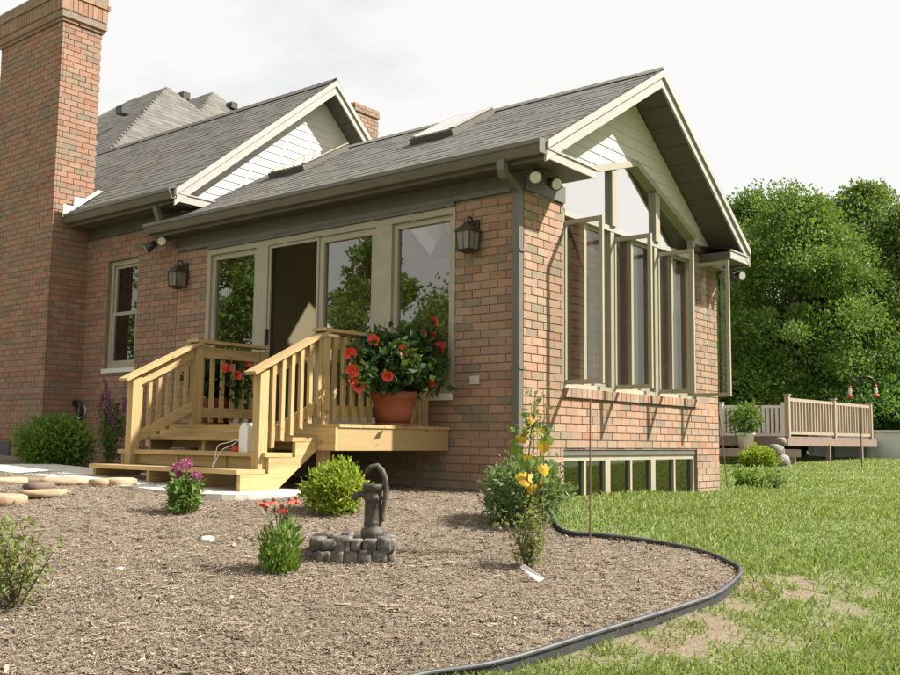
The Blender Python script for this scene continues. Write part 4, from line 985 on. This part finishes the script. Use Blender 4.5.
# ================================================================== HAND PUMP
def pump():
    c = G3(354, 556); c[2] -= .01; t = thing('hand_pump', c, 'dark cast hand pump ornament on a small stone basin', 'garden ornament')
    r = np.array((RI[0], RI[1], 0)); r /= np.linalg.norm(r); f = np.array((-r[1], r[0], 0)); K = .80
    L = lambda a, b, z: c+r*a*K+f*b*K+np.array((0, 0, z*K))
    # stones: an irregular ring, two courses
    W2, D2 = .255, .19; per = []
    for cs in range(2):
        ps = []
        nx = 5; ny_ = 3
        ring_ = [(-W2+2*W2*(i+.5)/nx, -D2) for i in range(nx)]+[(W2, -D2+2*D2*(i+.5)/ny_) for i in range(ny_)]+[(W2-2*W2*(i+.5)/nx, D2) for i in range(nx)]+[(-W2, D2-2*D2*(i+.5)/ny_) for i in range(ny_)]
        for k, (a, b) in enumerate(ring_):
            sx = (.052 if abs(b) == D2 else .05)*R.uniform(.8, 1.25); sy = (.055 if abs(b) == D2 else .068)*R.uniform(.9, 1.1)
            sh_ = .035*(cs % 2)
            o_ = (a+(sh_ if abs(b) == D2 else 0), b); V = []; Fs = []; nu, nv = 12, 7; js = R.normal(size=(1, nu))*.10+R.normal(size=(nv+1, nu))*.05+1; hz = .044+R.random()*.014
            for i in range(nv+1):
                ph_ = -pi/2+pi*i/nv
                for j in range(nu):
                    th_ = 2*pi*j/nu; cx_ = math.copysign(abs(math.cos(th_))**.32, math.cos(th_)); sy_ = math.copysign(abs(math.sin(th_))**.32, math.sin(th_)); cp = abs(math.cos(ph_))**.25; sp2 = math.copysign(abs(math.sin(ph_))**.5, math.sin(ph_))
                    V.append(L(o_[0]+sx*cx_*cp*js[i, j], o_[1]+sy*sy_*cp*js[i, j], (.045+cs*.088)+hz*.95*sp2*js[i, 0]))
            Fs = [(i*nu+j, i*nu+(j+1) % nu, (i+1)*nu+(j+1) % nu, (i+1)*nu+j) for i in range(nv) for j in range(nu)]
            MB().add(V, Fs, True).build('stone', 'basin_stone', t)
    mb = MB(); mb.add([L(-W2, -D2, .10), L(W2, -D2, .10), L(W2, D2, .10), L(-W2, D2, .10)], [(0, 1, 2, 3)]).build('basin_floor', 'basin_stone', t)
    p = L(.135, .02, 0)
    MB().lathe(p, [(a*K, b*.88) for a, b in [(.085, .10), (.09, .18), (.088, .205), (.068, .215), (.066, .24), (.070, .25), (.066, .26), (.064, .40), (.07, .405), (.072, .43), (.066, .435), (.066, .47), (.084, .475), (.086, .505), (.08, .512), (0, .515)]], 24).build('pump_body', 'pump_iron', t)
    Q = lambda a, b, z: p+r*a*K+f*b*K+np.array((0, 0, z*.88))
    MB().tube([Q(-.05, 0, .44), Q(-.10, 0, .445), Q(-.135, 0, .435), Q(-.15, 0, .405)], [.022, .021, .020, .019], 12).build('spout', 'pump_iron', t)
    hp = [(-.055, .585), (-.05, .605), (-.02, .63), (.03, .64), (.062, .61), (.088, .555), (.098, .49), (.092, .42), (.080, .36), (.072, .30), (.08, .26)]
    MB().tube([Q(a, -.03, z) for a, z in hp], [.012, .015, .016, .017, .018, .018, .017, .015, .013, .012, .013], 10).build('handle', 'pump_iron', t)
    MB().tube([Q(.05, -.03, .5), Q(.09, -.03, .52)], .014, 8).build('handle_bracket', 'pump_iron', t)
pump()
# ================================================================== STONES AND SMALL THINGS
def rock(c, s, m, name, label, cat, group=None, rz=0, flat=False):
    c = np.array(c, float); nu, nv = 9, 6; V = []
    js = R.normal(size=(1, nu))*.13+R.normal(size=(nv+1, nu))*.05+1
    for i in range(nv+1):
        p_ = -pi/2+pi*i/nv
        for j in range(nu):
            th_ = 2*pi*j/nu; q = abs(math.cos(p_))**(.45 if flat else .7)*js[i, j]; x_, y_ = s[0]*math.cos(th_)*q, s[1]*math.sin(th_)*q
            V.append((c[0]+x_*math.cos(rz)-y_*math.sin(rz), c[1]+x_*math.sin(rz)+y_*math.cos(rz), c[2]+s[2]*(.8+math.copysign(abs(math.sin(p_))**(.6), math.sin(p_)))))
    Fs = [(i*nu+j, i*nu+(j+1) % nu, (i+1)*nu+(j+1) % nu, (i+1)*nu+j) for i in range(nv) for j in range(nu)]
    return props(MB().add(V, Fs, True).build(name, m, None, c), label, cat, group)
FLG = 'flat edging stones beside the concrete pad'
for x, y, w_, d_, h_, m, lb, rz in ((10, 483, .22, .16, .03, 'limestone', 'tan flagstone at the chimney end of the stone edging', .5), (32, 481, .16, .1, .025, 'lime_dark', 'small dark flagstone behind the tan edging stones', 1.0), (40, 489, .2, .11, .035, 'lime_dark', 'grey brown flagstone between two tan edging stones', .3),
        (62, 484, .24, .13, .04, 'limestone', 'long pale tan flagstone in the middle of the stone edging', -.4), (82, 483, .12, .1, .03, 'lime_dark', 'small brown stone near the concrete pad edge', .9), (103, 486, .16, .12, .04, 'limestone', 'pale stone with dark hollow closest to the steps in the edging', .2), (120, 486, .19, .13, .045, 'limestone', 'thick tan stone against the rounded concrete pad edge', -.7),
        (48, 495, .26, .15, .03, 'limestone', 'wide tan flagstone lying toward the open mulch', .1), (4, 503, .22, .17, .045, 'limestone', 'tan flagstone beside the sparse young shrub', .6)):
    p = G3(x, y); rock((p[0], p[1], p[2]), (w_*.8, d_*.8, h_), m, 'flagstone', lb, 'stone', FLG, rz, True)
p = G3(207, 540); rock(p, (.05, .04, .022), 'rock_white', 'white_rock', 'small white rock in mulch below the magenta flowers', 'rock', 'white rocks in the mulch')
p = G3(120, 568); rock(p, (.035, .022, .010), 'rock_white', 'white_rock', 'flat white pebble in the open mulch below the flagstones', 'rock', 'white rocks in the mulch')
p = G3(400, 553); 
p = G3(530, 581); r_ = RI
MB().add([tuple(p+r_*-.055+np.array((0, 0, .085))), tuple(p+r_*-.03+np.array((0, 0, .10))), tuple(p+r_*.075+np.array((0, 0, .02))), tuple(p+r_*.05+np.array((0, 0, .006))),
          tuple(p+FW*.006+r_*-.055+np.array((0, 0, .085))), tuple(p+FW*.006+r_*-.03+np.array((0, 0, .10))), tuple(p+FW*.006+r_*.075+np.array((0, 0, .02))), tuple(p+FW*.006+r_*.05+np.array((0, 0, .006)))],
         [(0, 1, 2, 3), (7, 6, 5, 4), (0, 4, 5, 1), (1, 5, 6, 2), (2, 6, 7, 3), (3, 7, 4, 0)])
mb = MB(); q = [p+r_*a+np.array((0, 0, z))+FW*b for a, z, b in ((-.055, .085, 0), (-.03, .10, 0), (.078, .025, -.01), (.05, .004, -.02))]
mb.add(q+[v+FW*.005 for v in q], [(0, 1, 2, 3), (7, 6, 5, 4), (0, 4, 5, 1), (1, 5, 6, 2), (2, 6, 7, 3), (3, 7, 4, 0)])
props(mb.build('plant_tag', 'paper', None, p), 'white plant tag leaning in the mulch below the vine', 'tag')
# thin rods
p = gp(590, 548); props(MB().tube([(p[0], p[1], p[2]-.02), (p[0]+.01, p[1], p[2]+.99)], .0055, 6).build('garden_stake', 'rust', None, p), 'thin rusty rod standing in front of the basement windows', 'rod', 'thin rods in the grass')
p = gp(728, 490); props(MB().tube([(p[0], p[1], p[2]-.02), (p[0]-.12, p[1]+.05, p[2]+1.0)], .008, 6).build('garden_stake', 'rust', None, p), 'thin leaning rod in the lawn past the house corner', 'rod', 'thin rods in the grass')
# white container with cord on the second tread
c = np.array((-2.06, 1.43, .42)); t = thing('plastic_jug', c, 'tall white plastic jug with cord on the pine step', 'jug')
MB().prism([(-.05, .0), (.05, 0), (.055, .01), (.055, .19), (.02, .245), (-.03, .245), (-.055, .21), (-.055, .01)], lambda a, b: (c[0]-.03, c[1]+a, c[2]+b), lambda a, b: (c[0]+.06, c[1]+a, c[2]+b)).build('jug_body', 'white', t)
MB().box(c+(-.05, .06, .0), c+(.02, .12, .05)).build('red_plug', 'red', t)
cp = [(-.02, .06, .11), (-.07, .14, .08), (-.13, .20, .05), (-.15, .21, -.05), (-.19, .19, -.12), (-.20, .17, -.128)]
MB().tube([c+np.array(q) for q in spline([np.array(x) for x in cp], 5)], .0035, 6).build('cord', 'white', t)
cp = [(-.02, .065, .10), (-.06, .12, .05), (-.12, .15, .02), (-.15, .19, -.06), (-.21, .15, -.125)]
MB().tube([c+np.array(q) for q in spline([np.array(x) for x in cp], 5)], .0035, 6).build('cord', 'white', t)
# hose hanger on the wall
c = on(79, 411, 'x', -.06); c = np.array((0, c[1], c[2])); t = thing('hose_hanger', c, 'round dark hose hanger with tap on the brick beside the chimney', 'hose hanger')
mb = MB()
for k in range(4):
    rr_ = .13+.008*k; mb.tube([(-.05-.022*k, c[1]+rr_*.72*math.cos(a), c[2]+rr_*math.sin(a)) for a in np.linspace(0, 2*pi, 25)], .013, 6)
mb.build('hose_coil', 'soot', t)
MB().tube([(-.004, c[1], c[2]), (-.03, c[1], c[2]), (-.034, c[1], c[2])], [.09, .085, .02], 18).build('hanger_plate', 'cap_stone', t)
MB().tube([(-.004, c[1]-.08, c[2]-.10), (-.11, c[1]-.08, c[2]-.10)], .012, 8).build('tap', 'metal_dark', t)
mb = MB()
for a in range(3): mb.bar((-.115, c[1]-.08-.04*math.cos(a*pi/3), c[2]-.10-.04*math.sin(a*pi/3)), (-.115, c[1]-.08+.04*math.cos(a*pi/3), c[2]-.10+.04*math.sin(a*pi/3)), .012, .012, (1, 0, 0))
mb.build('tap_handle', 'white', t)

# ================================================================== FAR DECK, POOL, FEEDERS
A = at(787, 437, 24); B = at(876, 438, 28.5); Cc = at(722, 434, 30); DZ = .74
A[2] = B[2] = Cc[2] = DZ
pd = thing('pool_deck', (A[0], A[1], float(G(A[0], A[1]))), 'raised brown deck beside the round pool behind the house', 'deck')
bk = at(876, 438, 36); bk[2] = DZ; Lc = at(700, 438, 25.5); Lc[2] = DZ
polyd = [tuple(v[:2]) for v in (A, B, bk, Cc, Lc)]
MB().prism(polyd, lambda a, b: (a, b, DZ-.04), lambda a, b: (a, b, DZ)).build('deck_floor', 'deck_brown', pd)
for p, q in ((A, B), (A, Lc)): MB().bar((p[0], p[1], DZ-.14), (q[0], q[1], DZ-.14), .05, .195).build('fascia_board', 'deck_brown', pd)
st = at(722, 452, 23.4); s2_ = at(801, 452, 23.6); s3_ = s2_+FW*1.0; s4_ = st+FW*1.2
for v in (st, s2_, s3_, s4_): v[2] = .40
MB().prism([tuple(v[:2]) for v in (st, s2_, s3_, s4_)], lambda a, b: (a, b, .24), lambda a, b: (a, b, .42)).build('lower_step', 'deck_brown', pd)
def railing(p, q, h, n_, m, posts, zb, wv):
    p, q = np.array(p), np.array(q)
    for k in posts:
        c = p+(q-p)*k; MB().box((c[0]-.055, c[1]-.055, zb), (c[0]+.055, c[1]+.055, zb+h+.06)).box((c[0]-.075, c[1]-.075, zb+h+.061), (c[0]+.075, c[1]+.075, zb+h+.09)).build('rail_post', m, pd)
    for z in (zb+.09, zb+h-.04): MB().bar((p[0], p[1], z), (q[0], q[1], z), .05, .08).build('deck_rail', m, pd)
    for i in range(n_):
        c = p+(q-p)*(i+.5)/n_; MB().box((c[0]-wv/2, c[1]-wv/2, zb+.131), (c[0]+wv/2, c[1]+wv/2, zb+h-.081)).build('deck_baluster', m, pd)
railing(A+(B-A)*.01, A+(B-A)*.93, .95, 30, 'vinyl_tan', (0, .52, 1), DZ, .06)
Al = at(784, 437, 29.5); Al[2] = DZ
railing(Cc, Al, .98, 14, 'vinyl_white', (0, 1), DZ, .075)
for k in (.42, .8): 
    c = A+(B-A)*k; MB().box((c[0]-.05, c[1]-.05, float(G(c[0], c[1]))-.05), (c[0]+.05, c[1]+.05, DZ-.2)).build('support_post', 'deck_brown', pd)
c = s2_+(0, 0, 0); MB().box((c[0]-.15, c[1]+.1, -.15), (c[0]-.05, c[1]+.2, .24)).build('support_post', 'deck_brown', pd)
PC = at(935, 450, 32.5); pg = float(G(PC[0], PC[1])); pr = 3.9
pool = thing('swimming_pool', (PC[0], PC[1], pg), 'round above ground pool with pale wall and white rim', 'pool')
MB().lathe((PC[0], PC[1], pg-.1), [(pr, 0), (pr, .93)], 64).build('pool_wall', 'pool_wall', pool)
MB().lathe((PC[0], PC[1], pg), [(pr-.08, .831), (pr+.07, .831), (pr+.07, .88), (pr-.08, .88), (pr-.08, .831)], 64, False).build('pool_rim', 'vinyl_white', pool)
for k in range(16):
    a = 2*pi*k/16+.13; MB().box((PC[0]+(pr+.04)*math.cos(a)-.07, PC[1]+(pr+.04)*math.sin(a)-.07, pg-.1), (PC[0]+(pr+.04)*math.cos(a)+.07, PC[1]+(pr+.04)*math.sin(a)+.07, pg+.83)).build('pool_upright', 'vinyl_white', pool)
m, n_, l_, b_ = mat('water'); b_.inputs['Base Color'].default_value = (.05, .2, .25, 1); b_.inputs['Roughness'].default_value = .05; MT['water'] = m
MB().lathe((PC[0], PC[1], pg), [(pr-.09, .68), (.001, .68)], 48).build('pool_water', 'water', pool)
# planter on the step
c = at(746, 441, 23.9); c[2] = .42; t = thing('white_planter', c, 'tapered white planter with green plant on the far deck step', 'planter')
MB().lathe(c, [(0, 0), (.15, 0), (.20, .34), (.22, .35), (.22, .39), (.19, .39), (.18, .35), (0, .34)], 20).build('pot', 'white_pot', t)
P, d = ball(700, c+(0, 0, .72), (.35, .35, .35), .2, .3); V, f = leafcloud(P, .16*R.uniform(.6, 1.3, len(P)), .35, d, .5); arrobj('foliage', V, f, 'leaf_mid', t)
mb = MB(); twigs(mb, c+(0, 0, .33), [c+np.array((-.3, .1, .95)), c+np.array((.2, -.2, .9)), c+np.array((0, 0, .8))], .012, .006); mb.build('stems', 'green_stem', t)
p = at(757, 460, 22.3); shrub('gold_shrub', (p[0], p[1], G(p[0], p[1])), (.40, .40, .24), 2600, .09, 'leaf_gold', 'low yellow green shrub in front of the far deck step', nclump=60)
for k, (x, y, sx) in enumerate(((779, 458, .30), (776, 447, .24), (781, 446, .13))):
    p = at(x, y, 22.9); p[2] = float(G(p[0], p[1]))+(-.05, .22, .48)[k]
    rock(p, (sx, sx*.8, (.19, .17, .11)[k]), 'boulder', 'garden_boulder', ('large grey boulder at the base of the pile by the deck step', 'middle grey boulder in the pile by the deck step', 'pale boulder topping the pile by the deck step')[k], 'boulder', 'boulder pile by the far deck')
# shepherd hook and feeders
p = gp(862, 468); hb = np.array((p[0], p[1], p[2])); rx = np.array((RI[0], RI[1], 0)); K = 1/35.1
props(MB().tube([hb+(0, 0, -.1), hb+(0, 0, 1.85), hb-rx*.03+(0, 0, 2.01), hb+rx*.08+(0, 0, 2.07), hb+rx*.3+(0, 0, 2.03), hb+rx*.37+(0, 0, 1.90)], .012, 6).tube([hb+(0, 0, 1.85), hb-rx*.12+(0, 0, 2.0), hb-rx*.2+(0, 0, 1.98), hb-rx*.21+(0, 0, 1.87)], .01, 6).build('shepherd_hook', 'metal_dark', None, hb), 'thin dark double shepherd hook at the end of the far deck', 'hook')
for a, z, lb in ((-.21, 1.87, 'red hummingbird feeder hanging on the deck side of the hook'), (.37, 1.90, 'red hummingbird feeder hanging on the pool side of the hook')):
    c = hb+rx*a+(0, 0, z-.29); t = thing('bird_feeder', c, lb, 'bird feeder', 'hummingbird feeders on the hook')
    MB().lathe(c, [(0, 0), (.07, .0), (.075, .025), (.055, .05), (0, .06)], 16).build('feeder_base', 'red', t)
    MB().lathe(c, [(.03, .06), (.038, .14), (.03, .2), (.02, .22)], 14).build('bottle', 'lens', t)
    MB().lathe(c, [(.0, .22), (.042, .22), (.022, .25), (.004, .26), (.004, .29)], 12).build('feeder_cap', 'red', t)

# ================================================================== TREES
def tree(c, H, rx_, base, label, m='leaf_tree', nl=30000, ncl=110, ls=.17, cat='tree', group=None, trunk=.16, top_taper=.6, name='deciduous_tree'):
    c = np.array(c, float); t = thing(name, c, label, cat, group)
    hc = H-base; cl = []
    while len(cl) < ncl:
        z = R.random()**.9; a = R.random()*2*pi; prof = math.sin(pi*min(1, .12+.88*z))**.6*(1-top_taper*max(0, z-.55))
        rr_ = rx_*prof*(.35+.65*math.sqrt(R.random()))*R.uniform(.85, 1.15); cl.append((c[0]+rr_*math.cos(a), c[1]+rr_*math.sin(a), c[2]+base+z*hc*R.uniform(.95, 1.02)))
    cl = np.array(cl)+R.normal(size=(ncl, 3))*rx_*.06; cl[:, 2] += (R.random(ncl) > .86)*R.random(ncl)*.035*H*np.clip((cl[:, 2]-c[2])/H*1.6-.3, 0, 1); k = nl//ncl; rad = rx_*R.uniform(.09, .24, ncl)
    d = R.normal(size=(ncl, k, 3)); d /= np.linalg.norm(d, axis=2)[..., None]; rr_ = R.random((ncl, k))**.55*R.uniform(.8, 1.3, (ncl, 1))
    P = cl[:, None]+d*rr_[..., None]*rad[:, None, None]*np.array((1.2, 1.2, .85)); d[..., 2] += .3
    V, f = leafcloud(P.reshape(-1, 3), ls*R.uniform(.55, 1.25, ncl*k), .6, d.reshape(-1, 3), .45); arrobj('crown', V, f, m, t)
    mb = MB(); tp = c+(R.normal()*.2, R.normal()*.2, H*.8); pts_ = [c-(0, 0, .2), c+(0, 0, base*.5), c+(tp-c)*.45+(R.normal()*.1, R.normal()*.1, 0), tp]
    mb.tube(pts_, [trunk*1.25, trunk, trunk*.7, trunk*.15], 9)
    for q in cl[R.permutation(ncl)[:26]]:
        s_ = R.uniform(.2, .75); zz = min(max((q[2]-c[2])*.55, base*.6), H*.7); s0 = c+(tp-c)*(zz/(H*.8)); mid = (s0+q)/2+(0, 0, -.1)
        mb.tube([s0, mid, q], [trunk*.35, trunk*.22, trunk*.07], 5, False)
    mb.build('trunk', 'bark', t); return t
def tpos(px, D): p = at(px, 460, D); return (p[0], p[1], float(G(p[0], p[1])))
TG = 'trees beyond the pool deck'
tree(tpos(800, 35), 9.2, 3.5, .6, 'broad bright green tree rising right behind the tan deck railing', 'leaf_tree', 100000, 380, .145, group=TG, top_taper=.35)
tree(tpos(868, 38), 10.6, 2.8, .8, 'tall pointed green tree behind the bird feeders', 'leaf_tree_c', 62000, 270, .15, group=TG, top_taper=.7)
tree(tpos(750, 41), 10.6, 3.5, .8, 'dark green tree against the house corner and open sashes', 'leaf_tree_b', 66000, 260, .17, group=TG, top_taper=.3)
tree(tpos(922, 36), 9.2, 3.0, .5, 'leafy tree standing past the shepherd hook above the pool', 'leaf_tree_c', 60000, 240, .15, group=TG)
tree(tpos(830, 45), 11.4, 3.2, .8, 'taller tree peeking between the broad tree and the pointed tree', 'leaf_tree_c', 50000, 230, .17, group=TG)
tree(tpos(958, 42), 10.2, 3.2, .8, 'wide tree at the far side of the pool', 'leaf_tree_b', 30000, 110, .24, group=TG)
tree(tpos(708, 45), 10.2, 3.2, .8, 'rearmost dark tree half hidden by the house corner', 'leaf_tree_b', 40000, 200, .18, group=TG, top_taper=.3)
# understorey that closes the view under the crowns
UG = 'bushes under the far trees'
for k, (px, D, rx_, h, lb) in enumerate(((735, 37, 1.7, 3.2, 'dark bush behind the white deck balusters'), (790, 38, 1.9, 3.3, 'dark bush behind the tan deck balusters'), (845, 40, 2.0, 3.4, 'dark bush behind the left hummingbird feeder'), (900, 41, 2.2, 3.4, 'dark bush behind the pool rim'), (930, 44, 2.6, 3.6, 'dark bush on the far bank of the pool'))):
    tree(tpos(px, D), h, rx_, .1, lb, 'leaf_tree_b', 13000, 60, .2, 'bush', UG, .06, .2, 'dark_bush')
# trees across the garden that show in the patio door glass
RG = 'trees mirrored in the patio door'
for k, (x, y, h, rx_, lb) in enumerate(((-13, 22, 6.3, 2.3, 'garden tree mirrored in the pane next to the lantern by the narrow window'), (-17.5, 24.5, 5.6, 2.2, 'garden tree mirrored low in the leftmost patio pane'), (-16.5, 17.5, 6.0, 1.5, 'slim garden tree mirrored in the fixed patio pane behind the balusters'), (-21, 16.5, 5.4, 2.6, 'garden tree mirrored behind the potted hibiscus'), (-24, 12.5, 5.8, 2.4, 'garden tree mirrored beside the brick pier'), (-20, 27, 6.2, 2.6, 'garden tree mirrored behind other trees in the patio glass'), (-24, 21, 5.0, 2.2, 'low garden tree mirrored between the patio panes'))):
    tree((x, y, float(G(x, y))), h+1.5, rx_*1.15, .4, lb, 'leaf_tree', 15000, 110, .2, group=RG)
